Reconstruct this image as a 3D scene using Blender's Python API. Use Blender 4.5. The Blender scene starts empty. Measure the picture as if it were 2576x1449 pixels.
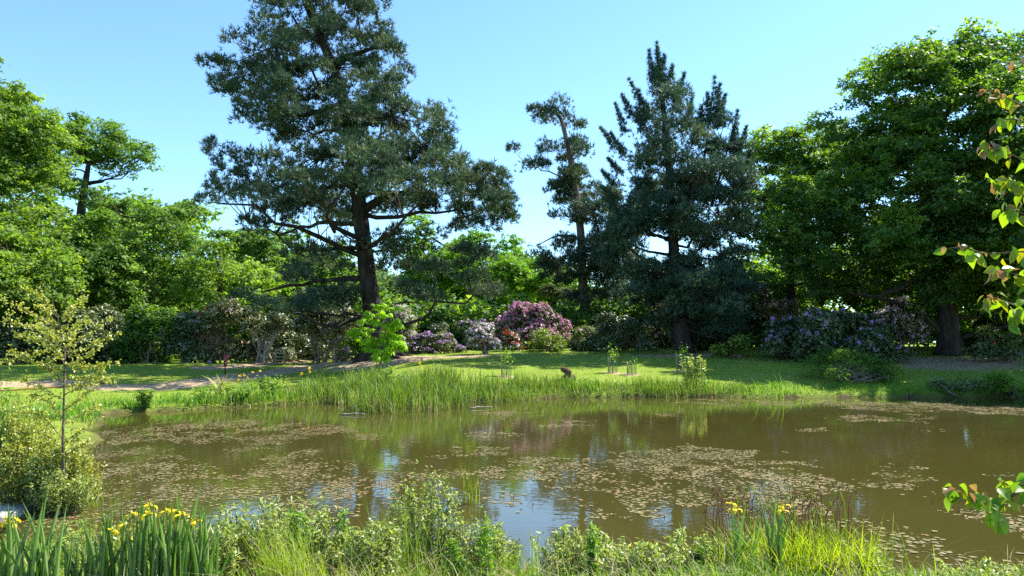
import bpy, math, random
import numpy as np
R = math.radians
rng = np.random.default_rng(11)
random.seed(5)
C = bpy.context.scene.collection
sc = bpy.context.scene

# ------------------------------------------------------------------ camera, sky, sun, exposure
FPX, PITCH, CAMZ = 788.0, math.atan(54 / 788.0), 2.6
cd = bpy.data.cameras.new('camera'); cam = bpy.data.objects.new('camera', cd); C.objects.link(cam)
cd.sensor_width = 36; cd.lens = 36 * FPX / 1024; cd.clip_start = .05; cd.clip_end = 2000
cam.location = (0, 0, CAMZ); cam.rotation_euler = (R(90) + PITCH, 0, 0)
sc.camera = cam
SUN_EL, SUN_AZ = R(50), R(63)            # azimuth from the view direction (+Y) towards the right (+X)
wd = bpy.data.worlds.new('World'); sc.world = wd; wd.use_nodes = True
nt = wd.node_tree; bg = nt.nodes['Background']
sky = nt.nodes.new('ShaderNodeTexSky'); sky.sky_type = 'NISHITA'; sky.sun_disc = False
sky.sun_elevation = SUN_EL; sky.sun_rotation = SUN_AZ
sky.air_density = 1.0; sky.dust_density = 0.2; sky.ozone_density = 1.0; sky.altitude = 50
tnt = nt.nodes.new('ShaderNodeMix'); tnt.data_type = 'RGBA'; tnt.blend_type = 'MULTIPLY'; tnt.inputs[0].default_value = 1; tnt.inputs['B'].default_value = (.73, .97, 1.16, 1)
nt.links.new(sky.outputs[0], tnt.inputs['A']); nt.links.new(tnt.outputs['Result'], bg.inputs[0]); bg.inputs[1].default_value = 0.108
sl = bpy.data.lights.new('sun', 'SUN'); so = bpy.data.objects.new('sun', sl); C.objects.link(so)
sl.energy = 5.0; sl.angle = R(.53); sl.color = (1, .95, .86)
sv = np.array([math.cos(SUN_EL) * math.sin(SUN_AZ), math.cos(SUN_EL) * math.cos(SUN_AZ), math.sin(SUN_EL)])
from mathutils import Vector, Matrix
so.rotation_euler = Vector(sv).to_track_quat('Z', 'Y').to_euler(); so.location = (60, 0, 60)
sc.view_settings.view_transform = 'Standard'; sc.view_settings.look = 'None'
sc.view_settings.exposure = 1.38; sc.view_settings.gamma = 1
cy = sc.cycles
cy.max_bounces = 8; cy.diffuse_bounces = 3; cy.glossy_bounces = 3; cy.transmission_bounces = 5; cy.transparent_max_bounces = 8
cy.caustics_reflective = False; cy.caustics_refractive = False; cy.sample_clamp_indirect = 6
cy.use_denoising = False

# ------------------------------------------------------------------ projection helpers
cp, sp_ = math.cos(PITCH), math.sin(PITCH)
K = 1024 / 2576.0
def P(u, v, y):                              # point at forward distance y on the sight line of a 1024-wide pixel
    a = (u - 512) / FPX; b = (288 - v) / FPX
    t = y / (cp - b * sp_)
    return np.array([a * t, y, CAMZ + (sp_ + b * cp) * t])
def Q(U, V, y): return P(U * K, V * K, y)    # the same for 2576-wide pixels
def pix(p):
    p = np.asarray(p, float); d = p - np.array([0, 0, CAMZ])
    f = d[..., 1] * cp + d[..., 2] * sp_; up = -d[..., 1] * sp_ + d[..., 2] * cp
    return 512 + FPX * d[..., 0] / f, 288 - FPX * up / f
def onwater(u, v):
    a = (u - 512) / FPX; b = (288 - v) / FPX
    t = -CAMZ / (sp_ + b * cp)
    return np.array([a * t, (cp - b * sp_) * t])
def norm(a): return a / np.maximum(np.linalg.norm(a, axis=-1, keepdims=True), 1e-9)
def inpoly(x, y, poly):
    x = np.asarray(x); y = np.asarray(y); ins = np.zeros(x.shape, bool); n = len(poly)
    for i in range(n):
        x0, y0 = poly[i]; x1, y1 = poly[(i + 1) % n]
        if y0 == y1: continue
        c = ((y0 > y) != (y1 > y)) & (x < (x1 - x0) * (y - y0) / (y1 - y0) + x0)
        ins ^= c
    return ins
def segdist(x, y, poly, closed=True):
    best = np.full(np.shape(x), 1e9); n = len(poly)
    for i in range(n if closed else n - 1):
        x0, y0 = poly[i]; x1, y1 = poly[(i + 1) % n]
        dx, dy = x1 - x0, y1 - y0
        t = np.clip(((x - x0) * dx + (y - y0) * dy) / (dx * dx + dy * dy + 1e-9), 0, 1)
        best = np.minimum(best, np.hypot(x - x0 - t * dx, y - y0 - t * dy))
    return best
# smooth value noise
_tab = np.random.default_rng(3).random((64, 64))
def vnoise(x, y):
    x = np.asarray(x, float); y = np.asarray(y, float)
    xi = np.floor(x).astype(int); yi = np.floor(y).astype(int); fx = x - xi; fy = y - yi
    fx = fx * fx * (3 - 2 * fx); fy = fy * fy * (3 - 2 * fy)
    g = lambda a, b: _tab[a % 64, b % 64]
    return (g(xi, yi) * (1 - fx) + g(xi + 1, yi) * fx) * (1 - fy) + (g(xi, yi + 1) * (1 - fx) + g(xi + 1, yi + 1) * fx) * fy
def fbm(x, y): return .55 * vnoise(x, y) + .3 * vnoise(2.1 * x + 7, 2.1 * y + 3) + .15 * vnoise(4.3 * x + 1, 4.3 * y + 9)

# ------------------------------------------------------------------ mesh helpers
class MB:
    def __init__(s): s.v = []; s.f = []; s.r = []; s.n = 0
    def add(s, v, f, r=None):
        v = np.asarray(v, np.float32).reshape(-1, 3); f = np.asarray(f, np.int64).reshape(-1, 3)
        s.v.append(v); s.f.append(f + s.n); s.n += len(v)
        if r is None: r = np.full(len(f), .5)
        s.r.append(np.broadcast_to(np.asarray(r, np.float32), (len(f),)))
    def mesh(s, name, mat, origin=(0, 0, 0), smooth=False):
        v = np.concatenate(s.v) - np.asarray(origin, np.float32); f = np.concatenate(s.f).astype(np.int32); r = np.concatenate(s.r).astype(np.float32)
        me = bpy.data.meshes.new(name)
        me.vertices.add(len(v)); me.vertices.foreach_set('co', v.astype(np.float32).ravel())
        me.loops.add(len(f) * 3); me.loops.foreach_set('vertex_index', f.ravel())
        me.polygons.add(len(f)); me.polygons.foreach_set('loop_start', np.arange(0, len(f) * 3, 3, dtype=np.int32))
        if smooth: me.polygons.foreach_set('use_smooth', np.ones(len(f), bool))
        at = me.attributes.new('rnd', 'FLOAT', 'FACE'); at.data.foreach_set('value', r)
        me.update(calc_edges=True); me.materials.append(mat)
        return me
def tag(o, label=None, cat=None, group=None, kind=None):
    if label: o['label'] = label
    if cat: o['category'] = cat
    if group: o['group'] = group
    if kind: o['kind'] = kind
    return o
def empty(name, loc, label, cat, group=None):
    o = bpy.data.objects.new(name, None); C.objects.link(o); o.location = loc; o.empty_display_size = .2
    return tag(o, label, cat, group)
def part(name, mb, mat, root, smooth=False, parent=None, kind=None):
    """mesh part in world coordinates under root (an unrotated Empty); parent = a part of that root for sub-parts"""
    org = root.location if root else (0, 0, 0)
    o = bpy.data.objects.new(name, mb.mesh(name, mat, org, smooth)); C.objects.link(o); o.parent = parent or root
    if kind: o['kind'] = kind
    return o
def inst(name, me, root, loc, rot=None, scale=1.0, parent=None):
    """child sharing mesh data, placed in world coordinates under an unrotated root"""
    o = bpy.data.objects.new(name, me); C.objects.link(o); o.parent = parent or root
    l = Vector(loc) - (root.location if root else Vector((0, 0, 0)))
    if parent is not None: l = l - parent.location
    m = Matrix.Translation(l)
    if rot is not None: m = m @ rot.to_4x4()
    s = scale if hasattr(scale, '__len__') else (scale,) * 3
    o.matrix_local = m @ Matrix.Diagonal((*s, 1))
    return o
def tube(mb, pts, rad, n=7, r=.5, cap=True, wob=0):
    pts = np.asarray(pts, float); rad = np.asarray(rad, float); m = len(pts)
    tan = np.gradient(pts, axis=0); tan = norm(tan)
    ref = np.array([0, 0, 1.]) if abs(tan[0][2]) < .8 else np.array([1., 0, 0])
    a = norm(np.cross(tan, ref)); b = np.cross(tan, a)
    th = np.linspace(0, 2 * np.pi, n, endpoint=False)
    rr = rad[:, None] * (1 + wob * (rng.random((m, n)) - .5))
    v = pts[:, None] + rr[..., None] * (np.cos(th)[None, :, None] * a[:, None] + np.sin(th)[None, :, None] * b[:, None])
    i = np.arange(m - 1)[:, None] * n; j = np.arange(n)[None]; k = (j + 1) % n
    q = np.stack([i + j, i + k, i + n + k, i + n + j], -1).reshape(-1, 4)
    f = np.concatenate([q[:, [0, 1, 2]], q[:, [0, 2, 3]]])
    if cap:
        e = (m - 1) * n
        f = np.concatenate([f, [[e, e + t, e + t + 1] for t in range(1, n - 1)], [[0, t + 1, t] for t in range(1, n - 1)]])
    mb.add(v.reshape(-1, 3), f, r)
def curve(p0, p1, bend=(0, 0, 0), n=6, jit=0):
    t = np.linspace(0, 1, n)[:, None]; p0 = np.asarray(p0, float); p1 = np.asarray(p1, float)
    q = p0 * (1 - t) + p1 * t + np.asarray(bend, float) * 4 * t * (1 - t)
    if jit:
        j = rng.normal(0, jit, q.shape); j[0] = 0; j[-1] = 0; q = q + j
    return q
def box(mb, c, s, r=.5, rot=None):
    c = np.asarray(c, float); s = np.asarray(s, float) / 2
    v = np.array([[x, y, z] for x in (-1, 1) for y in (-1, 1) for z in (-1, 1)]) * s
    if rot is not None: v = v @ np.asarray(rot).T
    f = [[0, 1, 3], [0, 3, 2], [4, 6, 7], [4, 7, 5], [0, 4, 5], [0, 5, 1], [2, 3, 7], [2, 7, 6], [0, 2, 6], [0, 6, 4], [1, 5, 7], [1, 7, 3]]
    mb.add(v + c, f, r)
def randdir(n): return norm(rng.normal(size=(n, 3)))
def leaves(mb, c, nrm, L, W, r, fold=.12, tdir=None):
    """rhombic leaves: centres c (n,3), normals, lengths, widths, tint r"""
    n = len(c); nrm = norm(nrm); t = randdir(n) if tdir is None else tdir
    t = norm(t - nrm * np.sum(t * nrm, -1, keepdims=True)); b = np.cross(nrm, t)
    L = np.broadcast_to(L, (n,))[:, None]; W = np.broadcast_to(W, (n,))[:, None]
    v = np.stack([c - t * L / 2, c + b * W / 2 + nrm * L * fold - t * L * .06, c + t * L / 2, c - b * W / 2 + nrm * L * fold - t * L * .06], 1)
    i = np.arange(n)[:, None] * 4
    f = np.concatenate([i + [0, 1, 2], i + [0, 2, 3]], 1).reshape(-1, 3)
    mb.add(v.reshape(-1, 3), f, np.repeat(r, 2))
def trileaves(mb, c, nrm, L, W, r):
    n = len(c); nrm = norm(nrm); t = randdir(n); t = norm(t - nrm * np.sum(t * nrm, -1, keepdims=True)); b = np.cross(nrm, t)
    L = np.broadcast_to(L, (n,))[:, None]; W = np.broadcast_to(W, (n,))[:, None]
    v = np.stack([c - t * L * .45 - b * W * .5, c - t * L * .3 + b * W * .5, c + t * L * .55], 1)
    mb.add(v.reshape(-1, 3), np.arange(n * 3).reshape(-1, 3), r)
def needles(mb, c, ax, L, W, k, r, spread=.8):
    """tufts: k thin triangles from each centre"""
    n = len(c); d = norm(ax[:, None] * 1.0 + spread * rng.normal(size=(n, k, 3)))
    pp = norm(np.cross(d, rng.normal(size=(n, k, 3))))
    ln = L * (.6 + .6 * rng.random((n, k, 1)))
    c = c[:, None] - ax[:, None] * L * .15 + rng.normal(0, L * .12, (n, k, 3))
    v = np.stack([c - pp * W / 2, c + pp * W / 2, c + d * ln], 2)
    mb.add(v.reshape(-1, 3), np.arange(n * k * 3).reshape(-1, 3), np.clip(np.repeat(r, k) + rng.normal(0, .1, n * k), 0, 1))
def blades(mb, base, H, W, lean, az, r, seg=3, droop=.5):
    """grass / reed blades; base (n,3), bend towards azimuth az by lean (fraction of height)"""
    n = len(base); t = np.linspace(0, 1, seg + 1)
    H = np.broadcast_to(H, (n,)); W = np.broadcast_to(W, (n,)); lean = np.broadcast_to(lean, (n,))
    d = np.stack([np.cos(az), np.sin(az), 0 * az], -1); tw = az + np.pi / 2 + rng.normal(0, .6, n)
    s = np.stack([np.cos(tw), np.sin(tw), 0 * tw], -1)
    out = (lean * H)[:, None] * (t[None] ** 2); up = H[:, None] * (t[None] - droop * (lean[:, None] ** 1.5) * t[None] ** 3 * .6)
    p = base[:, None] + out[..., None] * d[:, None] + up[..., None] * np.array([0, 0, 1.])
    w = W[:, None] * np.array([.75, 1, .8, .5, .3])[:seg][None] if seg <= 5 else None
    Lp = p[:, :-1] - s[:, None] * w[..., None] / 2; Rp = p[:, :-1] + s[:, None] * w[..., None] / 2
    v = np.concatenate([np.stack([Lp, Rp], 2).reshape(n, seg * 2, 3), p[:, -1:]], 1)
    f = []
    for k in range(seg - 1): f += [[2 * k, 2 * k + 1, 2 * k + 3], [2 * k, 2 * k + 3, 2 * k + 2]]
    f += [[2 * seg - 2, 2 * seg - 1, 2 * seg]]
    f = np.array(f); ff = (np.arange(n)[:, None, None] * (2 * seg + 1) + f[None]).reshape(-1, 3)
    mb.add(v.reshape(-1, 3), ff, np.repeat(r, len(f)))

# ------------------------------------------------------------------ materials
MAT = {}
def nodes(name):
    m = bpy.data.materials.new(name); m.use_nodes = True; t = m.node_tree
    return m, t, t.nodes['Principled BSDF'], t.nodes['Material Output']
def leafmat(name, cols, trans=.35, tcol=None, rough=.55, spec=.25):
    """cols: 2-4 colours along the per-face tint"""
    m, t, b, out = nodes(name); N = t.nodes; Lk = t.links
    a = N.new('ShaderNodeAttribute'); a.attribute_name = 'rnd'
    cr = N.new('ShaderNodeValToRGB'); e = cr.color_ramp.elements
    while len(e) < len(cols): e.new(.5)
    for i, c in enumerate(cols): e[i].position = i / (len(cols) - 1); e[i].color = (*c, 1)
    Lk.new(a.outputs['Fac'], cr.inputs[0]); Lk.new(cr.outputs[0], b.inputs['Base Color'])
    b.inputs['Roughness'].default_value = rough; b.inputs['Specular IOR Level'].default_value = spec
    if trans > 0:
        tr = N.new('ShaderNodeBsdfTranslucent'); mx = N.new('ShaderNodeMixShader'); mx.inputs[0].default_value = trans
        mul = N.new('ShaderNodeMix'); mul.data_type = 'RGBA'; mul.blend_type = 'MULTIPLY'; mul.inputs[0].default_value = 1
        mul.inputs['B'].default_value = (*(tcol or (1.5, 1.5, .5)), 1)
        Lk.new(cr.outputs[0], mul.inputs['A']); Lk.new(mul.outputs['Result'], tr.inputs[0])
        Lk.new(b.outputs[0], mx.inputs[1]); Lk.new(tr.outputs[0], mx.inputs[2]); Lk.new(mx.outputs[0], out.inputs[0])
    MAT[name] = m; return m
def barkmat(name, c1, c2, scale=3.0, bump=.6, stretch=.25):
    m, t, b, out = nodes(name); N = t.nodes; Lk = t.links
    tc = N.new('ShaderNodeTexCoord'); mp = N.new('ShaderNodeMapping'); mp.inputs['Scale'].default_value = (1, 1, stretch)
    nz = N.new('ShaderNodeTexNoise'); nz.inputs['Scale'].default_value = scale; nz.inputs['Detail'].default_value = 6; nz.inputs['Roughness'].default_value = .65
    cr = N.new('ShaderNodeValToRGB'); cr.color_ramp.elements[0].color = (*c1, 1); cr.color_ramp.elements[1].color = (*c2, 1)
    cr.color_ramp.elements[0].position = .35; cr.color_ramp.elements[1].position = .68
    bp = N.new('ShaderNodeBump'); bp.inputs['Strength'].default_value = bump; bp.inputs['Distance'].default_value = .08
    Lk.new(tc.outputs['Object'], mp.inputs[0]); Lk.new(mp.outputs[0], nz.inputs[0]); Lk.new(nz.outputs[0], cr.inputs[0])
    Lk.new(cr.outputs[0], b.inputs['Base Color']); Lk.new(nz.outputs[0], bp.inputs['Height']); Lk.new(bp.outputs[0], b.inputs['Normal'])
    b.inputs['Roughness'].default_value = .9; b.inputs['Specular IOR Level'].default_value = .2
    MAT[name] = m; return m
leafmat('pine_needle', [(.026, .052, .036), (.05, .09, .058), (.095, .135, .078), (.15, .16, .085)], .28, (1.3, 1.4, .6), .5)
leafmat('radiata_needle', [(0.021, 0.051, 0.039), (0.041, 0.085, 0.06), (0.078, 0.129, 0.081), (0.138, 0.167, 0.092)], .26, (1.3, 1.4, .7), .5)
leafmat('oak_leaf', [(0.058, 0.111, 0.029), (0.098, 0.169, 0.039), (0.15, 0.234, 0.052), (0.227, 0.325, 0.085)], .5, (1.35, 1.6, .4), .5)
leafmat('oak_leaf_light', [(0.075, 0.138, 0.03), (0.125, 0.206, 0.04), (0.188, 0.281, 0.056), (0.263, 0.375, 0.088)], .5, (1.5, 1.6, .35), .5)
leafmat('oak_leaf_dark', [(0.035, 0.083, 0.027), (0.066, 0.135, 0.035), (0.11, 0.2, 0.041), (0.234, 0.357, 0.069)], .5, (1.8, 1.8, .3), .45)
leafmat('beech_leaf', [(0.077, 0.165, 0.017), (0.121, 0.242, 0.022), (0.187, 0.33, 0.033), (0.253, 0.396, 0.05)], .45, (1.4, 1.5, .3), .5)
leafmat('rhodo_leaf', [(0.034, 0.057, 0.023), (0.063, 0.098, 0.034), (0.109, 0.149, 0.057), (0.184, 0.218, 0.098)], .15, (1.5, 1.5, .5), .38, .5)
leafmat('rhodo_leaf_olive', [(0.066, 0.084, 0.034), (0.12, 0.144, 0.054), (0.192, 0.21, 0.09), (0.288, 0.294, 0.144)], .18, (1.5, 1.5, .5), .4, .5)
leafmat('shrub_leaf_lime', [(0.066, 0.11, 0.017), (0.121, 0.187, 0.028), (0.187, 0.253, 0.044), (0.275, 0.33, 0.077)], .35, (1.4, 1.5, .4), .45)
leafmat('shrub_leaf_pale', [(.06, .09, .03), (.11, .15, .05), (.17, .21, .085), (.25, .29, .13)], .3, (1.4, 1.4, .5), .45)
leafmat('chestnut_leaf', [(.17, .34, .015), (.25, .44, .018), (.33, .52, .025)], .5, (1.3, 1.35, .3), .5)
leafmat('birch_leaf', [(.18, .20, .025), (.29, .32, .045), (.41, .43, .10), (.5, .52, .2)], .42, (1.3, 1.3, .4), .35, .5)
leafmat('willow_leaf', [(.15, .20, .04), (.25, .31, .07), (.35, .4, .13), (.46, .49, .24)], .42, (1.3, 1.4, .5), .4, .5)
leafmat('herb_leaf', [(.06, .14, .02), (.12, .24, .03), (.2, .34, .05), (.3, .42, .09)], .42, (1.4, 1.4, .3), .45)
leafmat('grass_blade', [(.08, .15, .018), (.14, .24, .026), (.24, .34, .04), (.40, .39, .14)], .42, (1.4, 1.5, .35), .5)
leafmat('bank_blade', [(.07, .16, .02), (.12, .25, .026), (.18, .32, .04), (.27, .37, .08)], .42, (1.4, 1.5, .35), .5)
leafmat('reed_blade', [(.08, .15, .022), (.13, .22, .03), (.2, .28, .05), (.38, .33, .15)], .35, (1.4, 1.4, .4), .5)
leafmat('sedge_blade', [(.13, .2, .015), (.22, .32, .02), (.33, .43, .03), (.46, .46, .12)], .5, (1.4, 1.4, .25), .45)
leafmat('straw', [(.16, .11, .06), (.3, .22, .12), (.42, .34, .21), (.55, .47, .33)], .25, (1.2, 1.1, .8), .6)
leafmat('iris_leaf', [(.16, .235, .08), (.23, .32, .12), (.34, .42, .19)], .58, (1.4, 1.6, .5), .38, .5)
leafmat('iris_petal', [(.75, .50, .01), (.85, .62, .015), (.92, .72, .03)], .35, (1.1, 1.0, .3), .5)
leafmat('flag_flower', [(.75, .50, .01), (.9, .68, .02)], .2, (1, 1, 1), .5)
leafmat('flower_purple', [(.34, .16, .42), (.48, .28, .56), (.66, .48, .72)], .3, (1.1, 1, 1.1), .6)
leafmat('flower_pink', [(.5, .12, .34), (.66, .26, .5), (.82, .5, .7)], .3, (1.1, 1, 1), .6)
leafmat('flower_palepink', [(.5, .28, .36), (.66, .42, .5), (.75, .58, .62)], .3, (1, 1, 1), .6)
leafmat('flower_white', [(.55, .45, .47), (.72, .64, .64), (.82, .78, .76)], .3, (1, 1, 1), .6)
leafmat('flower_red', [(.5, .02, .015), (.65, .04, .02), (.7, .09, .05)], .25, (1, 1, 1), .6)
leafmat('fruit_leaf', [(.07, .16, .02), (.12, .22, .025), (.18, .28, .03)], .5, (2.0, 1.9, .3), .42, .35)
leafmat('fruit_leaf_red', [(.20, .08, .05), (.27, .13, .08), (.3, .2, .07)], .4, (1.4, 1.3, .7), .35, .5)
leafmat('fruit_leaf_yellow', [(.2, .24, .02), (.28, .3, .03)], .5, (1.8, 1.5, .3), .35, .5)
leafmat('pad', [(.10, .09, .025), (.175, .15, .052), (.255, .21, .09), (.30, .165, .085)], .1, (1, 1, 1), .5, .25)
leafmat('pad_stem', [(.10, .035, .02), (.17, .07, .035), (.16, .11, .04)], .1, (1, 1, 1), .6)
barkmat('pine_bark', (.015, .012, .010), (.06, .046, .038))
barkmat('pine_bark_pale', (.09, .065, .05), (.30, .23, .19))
barkmat('oak_bark', (.018, .015, .011), (.065, .055, .04), 4)
barkmat('shrub_bark', (.10, .07, .05), (.30, .23, .17), 9)
barkmat('pale_bark', (.2, .16, .11), (.5, .43, .34), 9)
barkmat('twig_bark', (.07, .05, .035), (.19, .14, .10), 20)
barkmat('birch_bark', (.06, .04, .03), (.22, .17, .13), 25)
barkmat('weathered_wood', (.13, .09, .06), (.36, .29, .21), 12, .5, 1)
barkmat('pale_wood', (.22, .18, .12), (.42, .36, .26), 15, .3, 1)
barkmat('dead_root', (.05, .03, .018), (.17, .105, .06), 10, .8, 1)
barkmat('red_timber', (.16, .05, .03), (.26, .10, .06), 10, .3, 1)
barkmat('stone', (.24, .22, .19), (.55, .51, .45), 8, .5, 1)
def plain(name, col, rough=.5, trans=0):
    m, t, b, out = nodes(name); N = t.nodes; Lk = t.links
    nz = N.new('ShaderNodeTexNoise'); nz.inputs['Scale'].default_value = 14
    mx = N.new('ShaderNodeMix'); mx.data_type = 'RGBA'; mx.inputs['A'].default_value = (*[c * .8 for c in col], 1); mx.inputs['B'].default_value = (*col, 1)
    Lk.new(nz.outputs[0], mx.inputs[0]); Lk.new(mx.outputs['Result'], b.inputs['Base Color']); b.inputs['Roughness'].default_value = rough
    MAT[name] = m
plain('sign_red', (.30, .022, .03), .4); plain('post_black', (.015, .015, .015), .5); plain('white_paint', (.75, .74, .72), .5)
plain('guard_green', (.03, .12, .06), .5); plain('stake_wood', (.34, .25, .15), .8)

# ground: grass, bare earth, mud under water
m, t, b, out = nodes('ground'); N = t.nodes; Lk = t.links; MAT['ground'] = m
tc = N.new('ShaderNodeTexCoord')
def noise(scale, det=5, rough=.6):
    n_ = N.new('ShaderNodeTexNoise'); n_.inputs['Scale'].default_value = scale; n_.inputs['Detail'].default_value = det; n_.inputs['Roughness'].default_value = rough
    Lk.new(tc.outputs['Object'], n_.inputs[0]); return n_
def ramp(src, stops):
    cr = N.new('ShaderNodeValToRGB'); e = cr.color_ramp.elements
    while len(e) < len(stops): e.new(.5)
    for i, (p, c) in enumerate(stops): e[i].position = p; e[i].color = (*c, 1)
    Lk.new(src, cr.inputs[0]); return cr
def mixc(fac, a, b_):
    x = N.new('ShaderNodeMix'); x.data_type = 'RGBA'; Lk.new(fac, x.inputs[0]); Lk.new(a, x.inputs['A']); Lk.new(b_, x.inputs['B']); return x.outputs['Result']
n1, n2, n3 = noise(.45), noise(3.5, 8, .7), noise(25, 4, .7)
g = ramp(n1.outputs[0], [(.3, (.15, .215, .022)), (.5, (.20, .27, .03)), (.72, (.29, .30, .06))])
g2 = ramp(n2.outputs[0], [(.3, (.09, .15, .02)), (.55, (.18, .26, .03)), (.75, (.31, .30, .085))])
mg = N.new('ShaderNodeMix'); mg.data_type = 'RGBA'; mg.inputs[0].default_value = .5
Lk.new(g.outputs[0], mg.inputs['A']); Lk.new(g2.outputs[0], mg.inputs['B'])
d_ = ramp(n2.outputs[0], [(.25, (.2, .13, .07)), (.5, (.36, .265, .16)), (.75, (.52, .42, .28))])
da = N.new('ShaderNodeAttribute'); da.attribute_name = 'dirt'
ad = N.new('ShaderNodeMath'); ad.operation = 'ADD'; sb = N.new('ShaderNodeMath'); sb.operation = 'SUBTRACT'; sb.inputs[1].default_value = .5
Lk.new(n2.outputs[0], sb.inputs[0]); Lk.new(da.outputs['Fac'], ad.inputs[0]); Lk.new(sb.outputs[0], ad.inputs[1])
dm = ramp(ad.outputs[0], [(.42, (0, 0, 0)), (.6, (1, 1, 1))])
c1 = mixc(dm.outputs[0], mg.outputs['Result'], d_.outputs[0])
md = ramp(n2.outputs[0], [(.3, (.035, .024, .014)), (.7, (.09, .065, .035))])
ma = N.new('ShaderNodeAttribute'); ma.attribute_name = 'mud'
c2 = mixc(ma.outputs['Fac'], c1, md.outputs[0])
Lk.new(c2, b.inputs['Base Color']); b.inputs['Roughness'].default_value = .95; b.inputs['Specular IOR Level'].default_value = .1
bp = N.new('ShaderNodeBump'); bp.inputs['Strength'].default_value = .7; bp.inputs['Distance'].default_value = .06
Lk.new(n3.outputs[0], bp.inputs['Height']); Lk.new(bp.outputs[0], b.inputs['Normal'])
# pond water: murky, still, faint ripples
m, t, b, out = nodes('pond_water'); N = t.nodes; Lk = t.links; MAT['water'] = m
tc = N.new('ShaderNodeTexCoord')
n1 = noise(.25, 3)
wc = ramp(n1.outputs[0], [(.3, (.046, .043, .010)), (.7, (.058, .050, .013))])
Lk.new(wc.outputs[0], b.inputs['Base Color'])
b.inputs['Roughness'].default_value = .03; b.inputs['IOR'].default_value = 1.33; b.inputs['Specular IOR Level'].default_value = .5
mp = N.new('ShaderNodeMapping'); mp.inputs['Scale'].default_value = (1, 1, 1); Lk.new(tc.outputs['Object'], mp.inputs[0])
w1 = N.new('ShaderNodeTexNoise'); w1.inputs['Scale'].default_value = 5; w1.inputs['Detail'].default_value = 2; Lk.new(mp.outputs[0], w1.inputs[0])
bp = N.new('ShaderNodeBump'); bp.inputs['Strength'].default_value = .10; bp.inputs['Distance'].default_value = .02
Lk.new(w1.outputs[0], bp.inputs['Height']); Lk.new(bp.outputs[0], b.inputs['Normal'])

# ------------------------------------------------------------------ terrain
pond_px = [(1150, 398), (1024, 397), (900, 398), (790, 398), (640, 397), (560, 398), (500, 401), (440, 404), (400, 409), (330, 402), (262, 406), (190, 410),
           (110, 414), (97, 424), (93, 445), (86, 470), (80, 497), (62, 505), (20, 507)]
pond = [tuple(onwater(u, v)) for u, v in pond_px]
pond += [(-12.5, 12.6), (-12.5, 10.6), (-5.5, 9.9), (-3.4, 9.6), (-1.5, 9.4), (-.3, 9.0), (.9, 9.3), (2.0, 9.1), (3.6, 8.5), (5.2, 8.75), (7.5, 8.4), (13, 8.8), (24, 14), (30, 25)]
_p = []
for i in range(len(pond)):                       # ragged shoreline
    (ax, ay), (bx, by) = pond[i], pond[(i + 1) % len(pond)]; m_ = max(1, int(math.hypot(bx - ax, by - ay) / 1.1)); L_ = math.hypot(bx - ax, by - ay) + 1e-6
    for k in range(m_):
        f_ = k / m_; x_, y_ = ax + (bx - ax) * f_, ay + (by - ay) * f_; j_ = (float(fbm(x_ * .9 + 3, y_ * .9 + 60)) - .5) * (1.3 if y_ > 20 else .5)
        _p.append((x_ - (by - ay) / L_ * j_, y_ + (bx - ax) / L_ * j_))
pond = _p
def height(x, y):
    x = np.asarray(x, float); y = np.asarray(y, float)
    ins = inpoly(x, y, pond); d = segdist(x, y, pond)
    far = 1 / (1 + np.exp(-(y - 17) / 1.5))
    lx = 1 / (1 + np.exp(-(x + 9) / 2.0))
    A = 1.05 + 1.05 * lx; T = 17 - 6 * lx
    zf = .10 + A * (1 - np.exp(-np.maximum(d, 0) / T)) + .12 * (1 - np.exp(-d / .35)) * (1 - .4 * lx)
    tl = np.clip((d - 8) / 14, 0, 1); zl = .1 + .12 * (1 - np.exp(-d / .35)) + .95 * tl * tl * (3 - 2 * tl)
    zf = zf * lx + zl * (1 - lx)
    zn = .06 + .89 * (1 - np.exp(-(d / 4.2) ** 1.3))
    z = zf * far + zn * (1 - far)
    z = z + (fbm(x * .35 + 5, y * .35) - .5) * .22 * np.clip(d / 3, 0, 1) + (fbm(x * 1.6, y * 1.6) - .5) * .08 * np.clip(d, 0, 1)
    # mound at the big pine's foot
    z = z + .45 * np.exp(-(((x + 9.0) / 3.2) ** 2 + ((y - 52) / 3) ** 2))
    return np.where(ins, -np.minimum(.12 + d * .35, 1.0), z)
def H1(x, y): return float(height(np.array([x]), np.array([y]))[0])
def grid_axis(stops):
    out = []
    for a, b_, s in stops: out += list(np.arange(a, b_, s))
    return np.array(out + [stops[-1][1]])
gx = grid_axis([(-400, -60, 20), (-60, -34, 2), (-34, 34, .5), (34, 60, 2), (60, 400, 20)])
gy = grid_axis([(-60, -4, 4), (-4, 14, .3), (14, 70, .5), (70, 130, 5), (130, 700, 30)])
X, Y = np.meshgrid(gx, gy); Z = height(X.ravel(), Y.ravel()).reshape(X.shape)

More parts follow.
